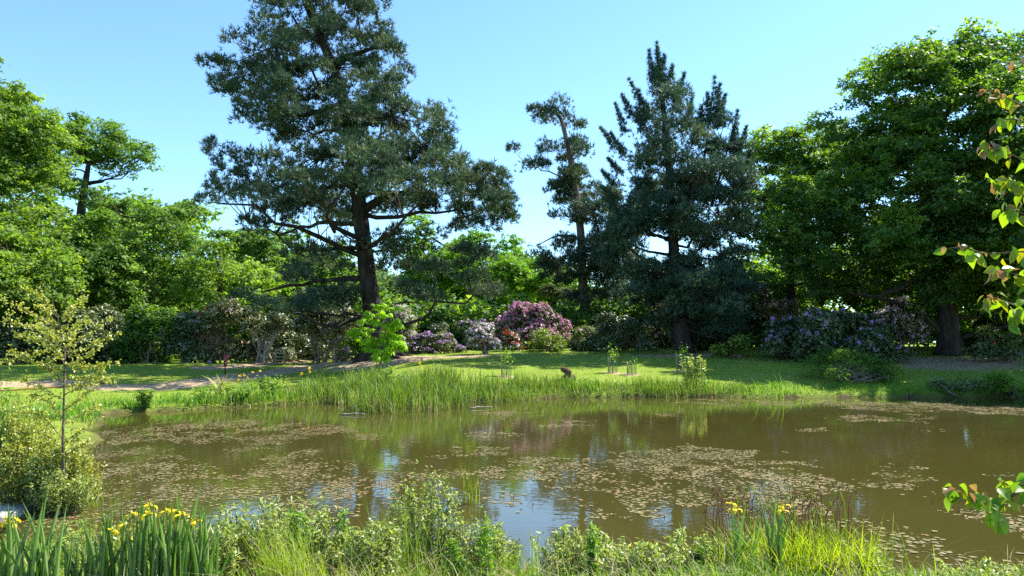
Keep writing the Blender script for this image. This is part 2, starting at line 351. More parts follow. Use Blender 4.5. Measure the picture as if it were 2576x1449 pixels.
sap_px = [(506, 376.5, 350), (612.5, 373, 348), (631.5, 374.5, 356), (681, 371, 346)]
def ground_hit(u, v):
    ys = np.arange(6, 75, .05); a = P(u, v, 1.0) - np.array([0, 0, CAMZ])
    x = a[0] * ys; z = CAMZ + a[2] * ys
    h = height(x, ys); k = np.nonzero(h > z)[0]
    i = k[0] if len(k) else -1
    return x[i], ys[i], h[i]
path_line = [ground_hit(*q)[:2] for q in ((-60, 385), (0, 384), (60, 383), (110, 387), (150, 388), (190, 384), (235, 378), (280, 371), (330, 363), (352, 360))]
path2 = [ground_hit(*q)[:2] for q in ((205, 368), (250, 365), (300, 361), (345, 358))]
def dirtmap(x, y):
    d = np.exp(-(segdist(x, y, path_line, False) / 1.35) ** 2) * 1.0
    d = np.maximum(d, np.exp(-(segdist(x, y, path2, False) / 1.2) ** 2) * .95)
    d = np.maximum(d, .95 * np.exp(-(((x + 8) / 4.6) ** 2 + ((y - 50.5) / 3.2) ** 2)))
    d = np.maximum(d, .8 * np.exp(-(((x + 3) / 4) ** 2 + ((y - 51.6) / 1.6) ** 2)))
    d = np.maximum(d, .8 * np.exp(-(((x - 11) / 4.5) ** 2 + ((y - 52.0) / 2.0) ** 2)))
    d = np.maximum(d, .85 * np.exp(-(((x - 26) / 6) ** 2 + ((y - 47) / 5) ** 2)))
    for sx, sy in sap_xy: d = np.maximum(d, .8 * np.exp(-(((x - sx) / .7) ** 2 + ((y - sy) / .7) ** 2)))
    return d
sap_xy = [ground_hit(u, v)[:2] for u, v, _ in sap_px]
mb = MB(); ny, nx = X.shape
i = (np.arange(ny - 1)[:, None] * nx + np.arange(nx - 1)[None]).ravel()
mb.add(np.stack([X, Y, Z], -1).reshape(-1, 3), np.concatenate([np.stack([i, i + 1, i + nx + 1], 1), np.stack([i, i + nx + 1, i + nx], 1)]))
ground = part('ground', mb, MAT['ground'], None, True); tag(ground, 'grassy pond bank and lawn with bare earth path', 'ground', kind='structure')
dv = dirtmap(X.ravel(), Y.ravel()); at = ground.data.attributes.new('dirt', 'FLOAT', 'POINT'); at.data.foreach_set('value', dv.astype(np.float32))
dsh = segdist(X.ravel(), Y.ravel(), pond); mud = np.where(Z.ravel() < 0, 1, np.exp(-(dsh / .25) ** 2))
at = ground.data.attributes.new('mud', 'FLOAT', 'POINT'); at.data.foreach_set('value', mud.astype(np.float32))
mb = MB(); wx0, wx1, wy0, wy1 = -24, 34, 7.6, 40
mb.add([(wx0, wy0, 0), (wx1, wy0, 0), (wx1, wy1, 0), (wx0, wy1, 0)], [[0, 1, 2], [0, 2, 3]])
water = part('pond_water', mb, MAT['water'], None); tag(water, 'still brown pond water', 'water', kind='structure')

# ------------------------------------------------------------------ trees
def fill(polypx, y, s, Rmax, thick=1.25, jit=.42, s2=None, holes=(), dens=1.15, W=None, xc=None, droop=.16, bias=0.0, tf=.97):
    """clump centres filling a volume whose outline is the polygon (2576 px) at distance y"""
    poly = [tuple(Q(u, v, y)[[0, 2]]) for u, v in polypx]
    hp = [[tuple(Q(u, v, y)[[0, 2]]) for u, v in h] for h in holes]
    xs = [p[0] for p in poly]; zs = [p[1] for p in poly]
    s2 = s2 or s
    gx_, gz_ = np.meshgrid(np.arange(min(xs), max(xs) + s, s), np.arange(min(zs), max(zs) + s2, s2))
    gx_[::2] += s / 2
    x = gx_.ravel(); z = gz_.ravel()
    out = []
    for rep in range(10):
        xx = x + rng.normal(0, s * jit, x.shape); zz = z + rng.normal(0, s2 * jit * (1.5 if W else 1), z.shape)
        ok = inpoly(xx, zz, poly)
        for h in hp: ok &= ~inpoly(xx, zz, h)
        e = segdist(xx, zz, poly); T = np.minimum(e * thick + s * .45, Rmax) if W is None else np.maximum(s * .45, tf * np.sqrt(np.maximum(W * W - (xx - xc) ** 2, 0)) * np.clip(e / 1.2 + .35, 0, 1))
        ok &= rng.random(x.shape) < dens * 2 * T / (s * 10)
        d = (rng.random(ok.sum()) * 2 - 1); d = np.sign(d) * np.abs(d) ** .75
        dy = d * T[ok]; out.append(np.stack([xx[ok], y + dy + bias, zz[ok] - droop * np.abs(dy)], -1))
    return np.concatenate(out)
def limbs_for(root, trunk, cl, K_, r0, mat, rise=.5, twigs=True, minz=None, tw=.035):
    """K_ main limbs from the trunk polyline to spread clumps; the other clumps hang on the nearest limb"""
    trunk = np.asarray(trunk, float)
    tt = np.linspace(0, len(trunk) - 1, 60); tp = np.stack([np.interp(tt, np.arange(len(trunk)), trunk[:, k]) for k in range(3)], -1)
    idx = [int(np.argmax(cl[:, 2]))]; dm_ = np.linalg.norm(cl - cl[idx[0]], axis=1)
    while len(idx) < min(K_, len(cl)):
        j = int(np.argmax(dm_)); idx.append(j); dm_ = np.minimum(dm_, np.linalg.norm(cl - cl[j], axis=1))
    limbs = []
    for j in idx:
        c = cl[j]; hd = np.hypot(*(tp[:, :2] - c[:2]).T)
        tz = c[2] - rise * hd
        k = int(np.argmin(np.abs(tp[:, 2] - tz) + .15 * hd)); k = min(max(k, 6), 57)
        p = curve(tp[k], c, (0, 0, rng.normal(.0, .06) * hd[k] - .04 * hd[k]), 8, .03 * hd[k] + .04)
        limbs.append(p)
    pts = np.concatenate(limbs); own = np.repeat(np.arange(len(limbs)), 8); at_ = np.tile(np.arange(8), len(limbs))
    groups = [[] for _ in limbs]
    for j in range(len(cl)):
        if j in idx: continue
        d = np.linalg.norm(pts - cl[j], axis=1) + (at_ < 2) * 1.0
        k = int(np.argmin(d)); groups[own[k]].append((pts[k], cl[j], d[k]))
    for p, g_ in zip(limbs, groups):
        mb = MB(); ln = np.linalg.norm(p[-1] - p[0]); ra = min(r0, .03 + .016 * ln)
        tube(mb, p, np.linspace(ra, .03, len(p)), 6, wob=.15)
        if twigs:
            for a, b_, d in g_:
                if d > 4: continue
                tube(mb, curve(a, b_, (0, 0, -.05 * d), 4, .03 * d), np.linspace(tw + .006 * d, .012, 4), 4, cap=False)
        part('limb', mb, mat, root, True)
def trunk_mesh(root, pts, r0, r1, mat, flare=1.5, n=12):
    pts = np.asarray(pts, float); m_ = len(pts)
    tt = np.linspace(0, m_ - 1, m_ * 5)
    p = np.stack([np.interp(tt, np.arange(m_), pts[:, k]) for k in range(3)], -1)
    p[1:-1] = (p[:-2] + 2 * p[1:-1] + p[2:]) / 4
    f = tt / (m_ - 1); r = r0 * (1 - f) + r1 * f; hgt = p[:, 2] - p[0, 2]
    r = r * (1 + (flare - 1) * np.exp(-hgt / .8))
    mb = MB(); tube(mb, p, r, n, wob=.14); return part('trunk', mb, mat, root, True)
def oak_leaves(cl, rad, sprays=11, per=24, L=.24, W=.17, flat=.75, sig=.3, upb=.9, lo=-.5):
    mb = MB(); n = len(cl); rad = np.broadcast_to(rad, (n,)) * (.75 + .5 * rng.random(n))
    d = randdir(n * sprays).reshape(n, sprays, 3); d[..., 2] = np.where(d[..., 2] < lo, -d[..., 2], d[..., 2])
    rr = (.45 + .72 * rng.random((n, sprays, 1)) ** .8) * rad[:, None, None] * (.7 + .6 * rng.random((n, 1, 3)))
    sc_ = cl[:, None] + d * rr * np.array([1, 1, flat]); sd = d.reshape(-1, 3); sc_ = sc_.reshape(-1, 3); ns = len(sc_)
    tint = np.clip(.5 + .17 * rng.normal(size=(n, 1)) + .15 * rng.normal(size=(n, sprays)), 0, 1).reshape(-1)
    off = rng.normal(size=(ns, per, 3)) * np.array([sig, sig, sig * .5])
    c = (sc_[:, None] + off).reshape(-1, 3)
    nrm = np.repeat(sd * .55 + np.array([0, 0, upb]), per, 0) + rng.normal(0, .7, (ns * per, 3))
    r = np.clip(np.repeat(tint, per) + rng.normal(0, .14, ns * per), 0, 1)
    sz = .7 + .6 * rng.random(ns * per)
    trileaves(mb, c, nrm, L * sz, W * sz, r); return mb
def broadleaf(name, label, cat, trunk, r0, polys, y, mat, s=2.0, rad=1.35, Rmax=7, K_=9, bark='oak_bark', group=None, L=.25, W=.20, sprays=34, per=25, sig=.24, flat=.8, minz=None, limb_r=.28, twig=True, holes=()):
    trunk = [np.asarray(p, float) for p in trunk]; trunk[0] = np.array([trunk[0][0], trunk[0][1], H1(trunk[0][0], trunk[0][1]) - .1])
    root = empty(name, tuple(trunk[0]), label, cat, group)
    cl = np.concatenate([fill(p, y, s * 1.32, Rmax, holes=holes, dens=1.6) for p in polys]); rad = rad * 1.17
    trunk_mesh(root, trunk, r0, r0 * .3, MAT[bark])
    limbs_for(root, trunk, cl, K_, limb_r, MAT[bark], twigs=twig)
    part('crown', oak_leaves(cl, rad, sprays, per, L, W, flat, sig), MAT[mat], root)
    return root, cl
def pine_tufts(mb, cl, rad, tufts=26, L=.34, W=.04, k=9, flat=.5, tilt=.5, tone=.0, axis=None):
    n = len(cl); rad = np.broadcast_to(rad, (n,)) * (.7 + .6 * rng.random(n))
    d = randdir(n * tufts).reshape(n, tufts, 3); d[..., 2] = np.abs(d[..., 2]) * 1.0 - .35 * (rng.random((n, tufts)) < .35)
    c = cl[:, None] + d * rad[:, None, None] * (.45 + .55 * rng.random((n, tufts, 1))) * np.array([1, 1, flat])
    ax = norm(d * .8 + np.array([0, 0, tilt + .3]))
    tint = np.clip(.42 + tone + .16 * rng.normal(size=(n, 1)) + .13 * rng.normal(size=(n, tufts)), 0, 1).ravel()
    needles(mb, c.reshape(-1, 3), ax.reshape(-1, 3), L, W, k, tint)

# --- big leaning pine, left of centre
rng = np.random.default_rng(101)
yB = 52.0
T = [Q(950, 905, yB), Q(938, 800, yB), Q(925, 700, yB), Q(908, 560, yB), Q(895, 450, yB), Q(878, 330, yB), Q(862, 240, yB), Q(835, 160, yB), Q(800, 80, yB), Q(770, 10, yB), Q(745, -60, yB)]
T[0][2] = H1(T[0][0], T[0][1]) - .15
big = empty('pine_tree', tuple(T[0]), 'huge leaning pine with dark trunk, tallest tree, left of centre on the lawn', 'pine tree')
trunk_mesh(big, T, .66, .16, MAT['pine_bark'], 1.7, 14)
P1 = [(630, -80), (635, 10), (655, 60), (600, 110), (590, 150), (620, 185), (700, 190), (800, 200), (900, 210), (1000, 205), (1045, 160), (1010, 120), (1010, 70), (950, 20), (930, -80)]
P2 = [(530, 195), (560, 180), (620, 170), (660, 150), (800, 170), (850, 200), (960, 170), (1040, 190), (1060, 160), (1050, 220), (1070, 250), (1050, 310), (1062, 330), (1020, 350), (950, 360), (880, 340), (830, 380), (800, 330), (740, 350), (650, 345), (600, 310), (620, 270), (570, 240)]
P3 = [(520, 355), (545, 385), (610, 380), (680, 400), (745, 390), (760, 350), (800, 370), (850, 400), (940, 380), (1040, 355), (1095, 300), (1110, 280), (1130, 330), (1140, 380), (1180, 420), (1240, 445), (1275, 435), (1265, 480), (1285, 520), (1285, 560), (1240, 575), (1150, 540), (1050, 530), (960, 520), (860, 510), (800, 540), (760, 545), (660, 540), (610, 580), (580, 560), (570, 500), (530, 460), (525, 400)]
P4 = [(960, 590), (1050, 570), (1150, 570), (1210, 600), (1250, 640), (1275, 700), (1260, 745), (1150, 740), (1050, 750), (980, 690)]
P5 = [(590, 745), (680, 740), (760, 715), (870, 710), (930, 690), (925, 760), (890, 790), (800, 800), (700, 780), (610, 770)]
P8 = [(800, 380), (870, 350), (960, 350), (1040, 360), (1040, 440), (960, 450), (860, 440), (800, 430)]
P9 = [(700, 600), (800, 610), (880, 650), (900, 700), (840, 720), (740, 700)]
P10 = [(930, 560), (1000, 560), (1020, 640), (1000, 720), (940, 740)]
P6 = [(780, 510), (850, 500), (890, 560), (900, 640), (860, 660), (800, 600)]
P7 = [(585, 575), (640, 540), (720, 500), (760, 530), (700, 575), (640, 590)]
mb = MB(); cls = []
xB = lambda U: Q(U, 400, yB)[0]
for pl, Rm, s, xc_ in ((P1, 6, 1.7, xB(820)), (P2, 7.6, 1.75, xB(810)), (P3, 10.3, 1.75, xB(905)), ([(1103, 285), (1120, 330), (1150, 400), (1120, 440), (1060, 430), (1050, 390)], 2.2, 1.3, xB(1100)), ([(1150, 440), (1240, 450), (1270, 480), (1280, 540), (1200, 560), (1140, 540)], 4, 1.6, xB(1210)), (P4, 6, 1.8, xB(1110)), (P5, 6, 1.6, xB(780)), (P6, 4, 1.8, xB(840)), (P7, 3, 1.5, xB(670)), (P8, 6, 1.7, xB(920)), (P9, 4, 2.2, xB(800)), (P10, 4, 1.9, xB(970))):
    cls.append(fill(pl, yB, s, Rm, 1.1, s2=1.3, W=Rm, xc=xc_, dens=.42, droop=.2, bias=(1.2 if pl in (P4, P10) else -2.0), tf=.72))
    cls.append(fill(pl, yB, s, 2.2, .5, s2=1.25, droop=.1, dens=.85))
cl = np.concatenate(cls)
spire = np.stack([np.interp(np.linspace(0, 1, 9), [0, 1], [Q(1103, 285, yB)[k], Q(1085, 420, yB)[k]]) for k in range(3)], -1)
pine_tufts(mb, cl, 1.1, 50, .36, .06, 9, .8); print('bigpine', len(cl))
for i_, c in enumerate(spire): pine_tufts(mb, np.array([c]), .25 + .16 * i_, 26, .34, .04, 9, 1, .6)
for u, v in ((528, 372), (545, 400), (560, 415), (585, 390), (600, 420), (535, 440), (550, 460), (560, 205), (580, 215), (600, 250), (1245, 470), (1270, 495), (1240, 450), (1285, 540), (1130, 350), (535, 350), (630, 380), (1262, 430), (1278, 515), (1160, 400), (1200, 430), (535, 195), (520, 360), (700, 385)):
    c = np.stack([Q(u + rng.normal(0, 3), v + 8 * k_, yB + rng.normal(0, .5)) for k_ in range(3)]); pine_tufts(mb, c, .35, 12, .34, .04, 9, 1, .8)
part('crown', mb, MAT['pine_needle'], big)
limbs_for(big, T, cl, 22, .3, MAT['pine_bark'], .25, tw=.03)
for a, b_, bend, r_ in (((905, 535), (1100, 500), .9, .34), ((905, 565), (700, 590), .4, .2), ((870, 255), (660, 275), -.6, .26), ((838, 165), (1010, 110), .3, .22), ((832, 150), (640, 170), -.4, .2), ((925, 700), (660, 735), .2, .2), ((880, 330), (1030, 240), -.3, .2), ((815, 100), (735, 40), -.3, .2), ((890, 425), (960, 330), -.3, .24), ((900, 480), (780, 500), .6, .2)):
    mb = MB(); p = curve(Q(*a, yB), Q(*b_, yB - rng.random() * 2.5), (0, 0, bend), 9, .06); tube(mb, p, np.linspace(r_, .06, 9), 8, wob=.15); part('limb', mb, MAT['pine_bark'], big, True)
for dx, dy in ((1.7, -1.2), (-1.5, -1.3), (2.3, .2), (-2, .6)):
    mb = MB(); b0 = T[0] + np.array([dx * .12, dy * .12, .75]); e_ = np.array([T[0][0] + dx, T[0][1] + dy, H1(T[0][0] + dx, T[0][1] + dy) - .1])
    tube(mb, curve(b0, e_, (0, 0, -.1), 6), np.linspace(.42, .12, 6), 7, wob=.2); part('root', mb, MAT['pine_bark'], big, True)

# --- slender pine with pale bark, behind
rng = np.random.default_rng(102)
yT = 70.0
T = [Q(1478, 870, yT), Q(1472, 770, yT), Q(1465, 700, yT), Q(1462, 590, yT), Q(1448, 480, yT), Q(1437, 410, yT), Q(1425, 350, yT), Q(1412, 300, yT), Q(1395, 275, yT)]
T[0][2] = H1(T[0][0], T[0][1]) - .1
thin = empty('pine_tree', tuple(T[0]), 'slender pine with pale sunlit trunk and sparse crown, between the two larger pines', 'pine tree')
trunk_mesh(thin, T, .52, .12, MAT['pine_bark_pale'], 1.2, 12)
mb = MB(); cls = []
for pl, Rm, s in (([(1335, 275), (1375, 262), (1420, 262), (1440, 300), (1470, 320), (1430, 330), (1390, 320), (1345, 300)], 2.5, 1.2),
                  ([(1280, 372), (1310, 345), (1350, 335), (1400, 340), (1390, 380), (1340, 390), (1290, 385)], 2, 1.2),
                  ([(1305, 420), (1350, 405), (1400, 400), (1400, 440), (1350, 450), (1330, 445)], 2, 1.2),
                  ([(1420, 340), (1450, 345), (1480, 370), (1495, 410), (1480, 440), (1450, 440), (1400, 400)], 3, 1.3),
                  ([(1380, 400), (1450, 420), (1490, 430), (1500, 470), (1440, 500), (1390, 480)], 3, 1.3),
                  ([(1375, 470), (1430, 440), (1500, 450), (1560, 480), (1570, 560), (1500, 580), (1400, 560), (1365, 590), (1355, 530)], 4, 1.5),
                  ([(1480, 540), (1560, 520), (1620, 560), (1640, 640), (1600, 720), (1500, 730), (1470, 640)], 4, 1.5),
                  ([(1400, 710), (1480, 690), (1560, 700), (1580, 760), (1500, 770), (1420, 760)], 3, 1.6),
                  ([(1330, 640), (1400, 600), (1480, 620), (1560, 600), (1590, 660), (1560, 720), (1450, 700), (1380, 700)], 4.5, 1.6)):
    cls.append(fill(pl, yT, s * 1.05, Rm, 1.3, s2=1.3))
cl = np.concatenate(cls); pine_tufts(mb, cl, 1.05, 60, .36, .06, 9, .9)
part('crown', mb, MAT['pine_needle'], thin); limbs_for(thin, T, cl, 12, .2, MAT['pine_bark_pale'], .3, tw=.03)
mb = MB(); tube(mb, curve(Q(1455, 600, yT), Q(1345, 620, yT), (0, 0, .6), 7, .12), np.linspace(.16, .03, 7), 6); part('limb', mb, MAT['pine_bark'], thin, True)

# --- broad dark pine with upright candles, right of centre
rng = np.random.default_rng(103)
yR = 54.0
T = [Q(1722, 890, yR), Q(1712, 800, yR), Q(1700, 700, yR), Q(1693, 600, yR), Q(1688, 480, yR), Q(1678, 360, yR), Q(1665, 240, yR), Q(1655, 150, yR), Q(1653, 115, yR)]
T[0][2] = H1(T[0][0], T[0][1]) - .1
rad_ = empty('pine_tree', tuple(T[0]), 'broad dark pine with upright candle shoots and several spires, right of centre', 'pine tree')
trunk_mesh(rad_, T, .55, .03, MAT['pine_bark'], 1.5, 12)
mb = MB(); cls = []
A1 = [(1655, 175), (1640, 250), (1615, 320), (1590, 380), (1570, 450), (1560, 520), (1550, 580), (1580, 640), (1650, 570), (1700, 600), (1770, 610), (1880, 600), (1900, 500), (1860, 440), (1830, 400), (1790, 390), (1750, 380), (1730, 330), (1700, 270), (1680, 215)]
A2 = [(1650, 620), (1600, 700), (1640, 760), (1760, 770), (1800, 720), (1900, 760), (1905, 720), (1880, 640), (1800, 590)]
A3 = [(1790, 770), (1850, 790), (1870, 820), (1830, 850), (1770, 830)]
A4 = [(1500, 590), (1560, 570), (1620, 540), (1600, 640), (1540, 680), (1490, 650)]
A5 = [(1560, 660), (1640, 640), (1760, 660), (1860, 650), (1900, 700), (1840, 760), (1780, 800), (1700, 790), (1620, 780), (1560, 730)]
for pl, Rm, s, U in ((A1, 4.8, 1.5, 1715), (A2, 5, 1.7, 1760), (A3, 2, 1.4, 1820), (A4, 3, 1.5, 1560), (A5, 5, 1.8, 1730), ([(1798, 240), (1780, 310), (1765, 400), (1850, 420), (1830, 330), (1812, 270)], 1.6, 1.3, 1800), ([(1857, 320), (1845, 380), (1850, 440), (1890, 450), (1878, 380)], 1.6, 1.3, 1862), ([(1640, 760), (1760, 750), (1880, 800), (1850, 850), (1760, 840), (1660, 820)], 4, 1.7, 1750)): cls.append(fill(pl, yR, s, Rm, 1.1, s2=1.35, W=Rm, xc=Q(U, 400, yR)[0], dens=1.0))
cl = np.concatenate(cls); pine_tufts(mb, cl, 1.2, 60, .36, .056, 9, .8, .9, -.05)
def candle(mb, tip, base, y, r0=.07, r1=.5, n=10, tone=-.02):
    a = Q(*tip, y); b_ = Q(*base, y + rng.normal(0, .4)); tk = np.linspace(0, 1, n)
    for k_ in tk: pine_tufts(mb, np.array([a * (1 - k_) + b_ * k_ + np.array([0, 0, 0.])]), r0 + (r1 - r0) * k_, 7 + int(9 * k_), .28, .045, 9, 1.2, 1.6, tone)
cand = [((1653, 108), (1655, 200)), ((1632, 128), (1645, 215)), ((1692, 165), (1680, 230)), ((1720, 185), (1705, 265)), ((1583, 200), (1622, 285)), ((1565, 240), (1590, 300)), ((1548, 262), (1575, 340)), ((1512, 322), (1555, 385)), ((1530, 400), (1560, 440)), ((1515, 430), (1550, 470)),
        ((1798, 195), (1795, 320)), ((1780, 235), (1785, 310)), ((1825, 240), (1805, 320)), ((1855, 280), (1845, 380)), ((1878, 320), (1860, 390)), ((1740, 250), (1730, 320)), ((1607, 230), (1625, 320)), ((1512, 470), (1550, 510)), ((1765, 270), (1760, 340)), ((1670, 140), (1665, 215)), ((1537, 335), (1575, 400)), ((1600, 270), (1620, 340)), ((1705, 215), (1700, 280)), ((1845, 320), (1845, 390)), ((1888, 380), (1870, 440)), ((1900, 430), (1880, 480)), ((1752, 300), (1750, 370)), ((1812, 215), (1805, 300)), ((1520, 500), (1560, 540)), ((1640, 160), (1650, 220)), ((1662, 150), (1660, 230))]
for a, b_ in cand: candle(mb, a, b_, yR)
part('crown', mb, MAT['radiata_needle'], rad_); limbs_for(rad_, T, cl, 20, .2, MAT['pine_bark'], .45, tw=.03)
for a, b_ in (((1695, 640), (1560, 600)), ((1700, 690), (1560, 655)), ((1690, 600), (1600, 560)), ((1697, 660), (1840, 560)), ((1690, 560), (1790, 440)), ((1700, 640), (1890, 640)), ((1690, 620), (1850, 400))):
    mb = MB(); tube(mb, curve(Q(*a, yR), Q(*b_, yR - 1), (0, 0, -.3), 7, .06), np.linspace(.13, .03, 7), 6); part('limb', mb, MAT['pine_bark'], rad_, True)
for tip, base in (((1798, 200), (1760, 480)), ((1857, 285), (1790, 520))):
    mb = MB(); tube(mb, curve(Q(*base, yR), Q(*tip, yR), (0, 0, 0), 6, .03), np.linspace(.12, .02, 6), 6); part('limb', mb, MAT['pine_bark'], rad_, True)

# --- oaks and other broadleaves
rng = np.random.default_rng(104)
y = 58.0
broadleaf('oak_tree', 'tall bright green oak at the left edge of the photo', 'oak tree', [Q(-40, 930, y), Q(-40, 700, y), Q(-30, 500, y), Q(-20, 300, y)], .6,
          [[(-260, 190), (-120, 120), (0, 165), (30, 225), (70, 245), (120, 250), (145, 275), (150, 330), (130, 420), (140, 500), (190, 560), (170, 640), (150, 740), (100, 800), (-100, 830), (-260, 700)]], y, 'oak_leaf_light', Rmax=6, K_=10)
y = 74.0
broadleaf('oak_tree', 'spreading oak with dark open branches against the sky, second from the left', 'oak tree', [Q(190, 900, y), Q(200, 650, y), Q(205, 520, y), Q(215, 460, y), Q(225, 400, y)], .6,
          [[(120, 310), (150, 290), (220, 295), (270, 310), (320, 330), (350, 360), (372, 400), (380, 440), (340, 462), (290, 440), (220, 410), (160, 420), (110, 430)], [(150, 420), (200, 440), (260, 460), (310, 470), (280, 500), (180, 500), (130, 470)]], y, 'oak_leaf', s=1.9, rad=1.25, Rmax=4.5, K_=14, limb_r=.34)
y = 64.0
broadleaf('oak_tree', 'dense dark rounded oak in the middle of the left wood', 'oak tree', [Q(330, 930, y), Q(335, 700, y), Q(340, 600, y), Q(350, 540, y)], .55,
          [[(140, 500), (200, 475), (290, 480), (380, 495), (440, 510), (510, 545), (540, 580), (500, 680), (520, 750), (470, 830), (350, 850), (200, 830), (160, 700)]], y, 'oak_leaf', Rmax=7, K_=10)
y = 61.0
broadleaf('oak_tree', 'sunlit yellow-green oak sloping down to the rhododendrons, right of the left wood', 'oak tree', [Q(560, 900, y), Q(555, 780, y), Q(550, 650, y)], .4,
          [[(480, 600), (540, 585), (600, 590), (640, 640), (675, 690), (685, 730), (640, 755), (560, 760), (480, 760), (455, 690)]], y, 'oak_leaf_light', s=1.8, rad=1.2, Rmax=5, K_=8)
y = 52.0
broadleaf('oak_tree', 'low leafy yellow-green tree at the far left, behind the birch sapling', 'tree', [Q(40, 930, y), Q(45, 800, y), Q(40, 650, y)], .3,
          [[(-200, 560), (-60, 540), (40, 580), (110, 620), (165, 690), (165, 735), (120, 760), (60, 790), (-60, 800), (-200, 790)]], y, 'oak_leaf_light', s=1.7, rad=1.1, Rmax=4, K_=8)
y = 86.0
broadleaf('oak_tree', 'shaded green oak behind the huge leaning pine trunk, left side', 'oak tree', [Q(750, 900, y), Q(755, 750, y), Q(760, 640, y)], .5,
          [[(560, 590), (640, 570), (710, 570), (760, 590), (800, 610), (880, 620), (940, 650), (950, 760), (860, 780), (700, 760), (640, 720)]], y, 'oak_leaf', s=2.2, rad=1.5, Rmax=5, K_=8, L=.32, W=.26)
y = 92.0
broadleaf('beech_tree', 'bright lime green tree in the gap right of the huge pine', 'tree', [Q(1090, 900, y), Q(1090, 750, y), Q(1090, 640, y)], .45,
          [[(960, 610), (1030, 575), (1100, 555), (1160, 570), (1230, 590), (1290, 610), (1320, 640), (1340, 700), (1330, 770), (1200, 780), (1000, 760)]], y, 'beech_leaf', s=2.3, rad=1.5, Rmax=6, K_=9, L=.32, W=.26)
y = 84.0
broadleaf('beech_tree', 'low lime green tree left of the slender pine trunk', 'tree', [Q(1350, 880, y), Q(1350, 780, y), Q(1350, 700, y)], .3,
          [[(1230, 690), (1300, 650), (1360, 640), (1420, 670), (1440, 720), (1420, 770), (1300, 780)]], y, 'beech_leaf', s=2.0, rad=1.3, Rmax=4, K_=6, L=.3, W=.25)
y = 52.0
oak, oak_cl = broadleaf('oak_tree', 'largest oak on the right, dark shaded crown over the purple rhododendron', 'oak tree', [Q(2390, 900, y), Q(2385, 800, y), Q(2370, 650, y), Q(2350, 500, y), Q(2340, 380, y)], .72,
          [[(2075, 240), (2090, 215), (2140, 190), (2200, 180), (2220, 130), (2290, 100), (2360, 80), (2420, 110), (2490, 100), (2540, 95), (2620, 150), (2760, 260), (2880, 400), (2860, 650), (2700, 800), (2500, 780), (2380, 760), (2250, 770), (2100, 750), (1990, 720), (1950, 560), (1990, 450), (2060, 400), (2040, 330), (2120, 290)]],
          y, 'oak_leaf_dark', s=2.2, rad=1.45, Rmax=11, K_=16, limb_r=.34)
y = 64.0
broadleaf('oak_tree', 'rounded oak behind the broad pine, left of the largest oak', 'oak tree', [Q(1990, 880, y), Q(1990, 750, y), Q(1990, 600, y)], .5,
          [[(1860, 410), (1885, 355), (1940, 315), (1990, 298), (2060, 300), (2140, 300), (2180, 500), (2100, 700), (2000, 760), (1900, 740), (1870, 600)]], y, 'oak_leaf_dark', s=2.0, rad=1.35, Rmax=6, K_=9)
y = 63.0
broadleaf('oak_tree', 'shaded oak behind the largest one, at the right edge', 'oak tree', [Q(2560, 880, y), Q(2560, 750, y), Q(2560, 600, y)], .5,
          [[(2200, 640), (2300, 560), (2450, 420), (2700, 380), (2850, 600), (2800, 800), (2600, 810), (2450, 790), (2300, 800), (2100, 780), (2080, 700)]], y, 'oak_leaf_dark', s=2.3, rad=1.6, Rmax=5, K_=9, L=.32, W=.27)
y = 41.0
broadleaf('oak_tree', 'oak standing just outside the right edge, its crown shading the right lawn', 'oak tree', [Q(2860, 920, y), Q(2860, 700, y), Q(2860, 450, y)], .5,
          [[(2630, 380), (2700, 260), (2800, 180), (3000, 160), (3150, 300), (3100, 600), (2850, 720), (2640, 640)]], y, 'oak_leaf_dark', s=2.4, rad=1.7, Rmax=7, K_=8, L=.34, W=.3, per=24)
mb = MB(); tube(mb, np.concatenate([curve(Q(2395, 690, 51.5), Q(2290, 710, 50.5), (0, 0, .2), 5, .08), curve(Q(2255, 730, 50), Q(2170, 740, 49.5), (0, 0, -.2), 5, .06)]), np.linspace(.26, .08, 10), 7, wob=.15); part('limb', mb, MAT['oak_bark'], oak, True)

# far wood behind everything, read as one dark mass
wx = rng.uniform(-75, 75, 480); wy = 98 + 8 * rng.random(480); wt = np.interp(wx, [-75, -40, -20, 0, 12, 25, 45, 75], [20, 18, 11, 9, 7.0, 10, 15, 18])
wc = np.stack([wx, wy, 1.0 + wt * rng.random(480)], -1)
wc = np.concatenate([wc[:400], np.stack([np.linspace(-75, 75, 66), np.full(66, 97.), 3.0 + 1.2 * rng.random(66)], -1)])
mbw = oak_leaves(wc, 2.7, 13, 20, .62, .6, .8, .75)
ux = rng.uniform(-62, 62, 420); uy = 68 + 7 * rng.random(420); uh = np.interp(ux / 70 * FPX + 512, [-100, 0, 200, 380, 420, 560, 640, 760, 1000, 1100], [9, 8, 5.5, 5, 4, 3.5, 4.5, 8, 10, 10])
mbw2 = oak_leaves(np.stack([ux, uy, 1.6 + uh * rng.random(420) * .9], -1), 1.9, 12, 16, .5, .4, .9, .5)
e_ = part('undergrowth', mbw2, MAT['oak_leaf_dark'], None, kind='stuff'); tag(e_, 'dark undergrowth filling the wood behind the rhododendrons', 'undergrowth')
e_ = part('far_wood', mbw, MAT['oak_leaf_dark'], None, kind='stuff'); tag(e_, 'dark mass of woodland closing the view behind the garden trees', 'wood')
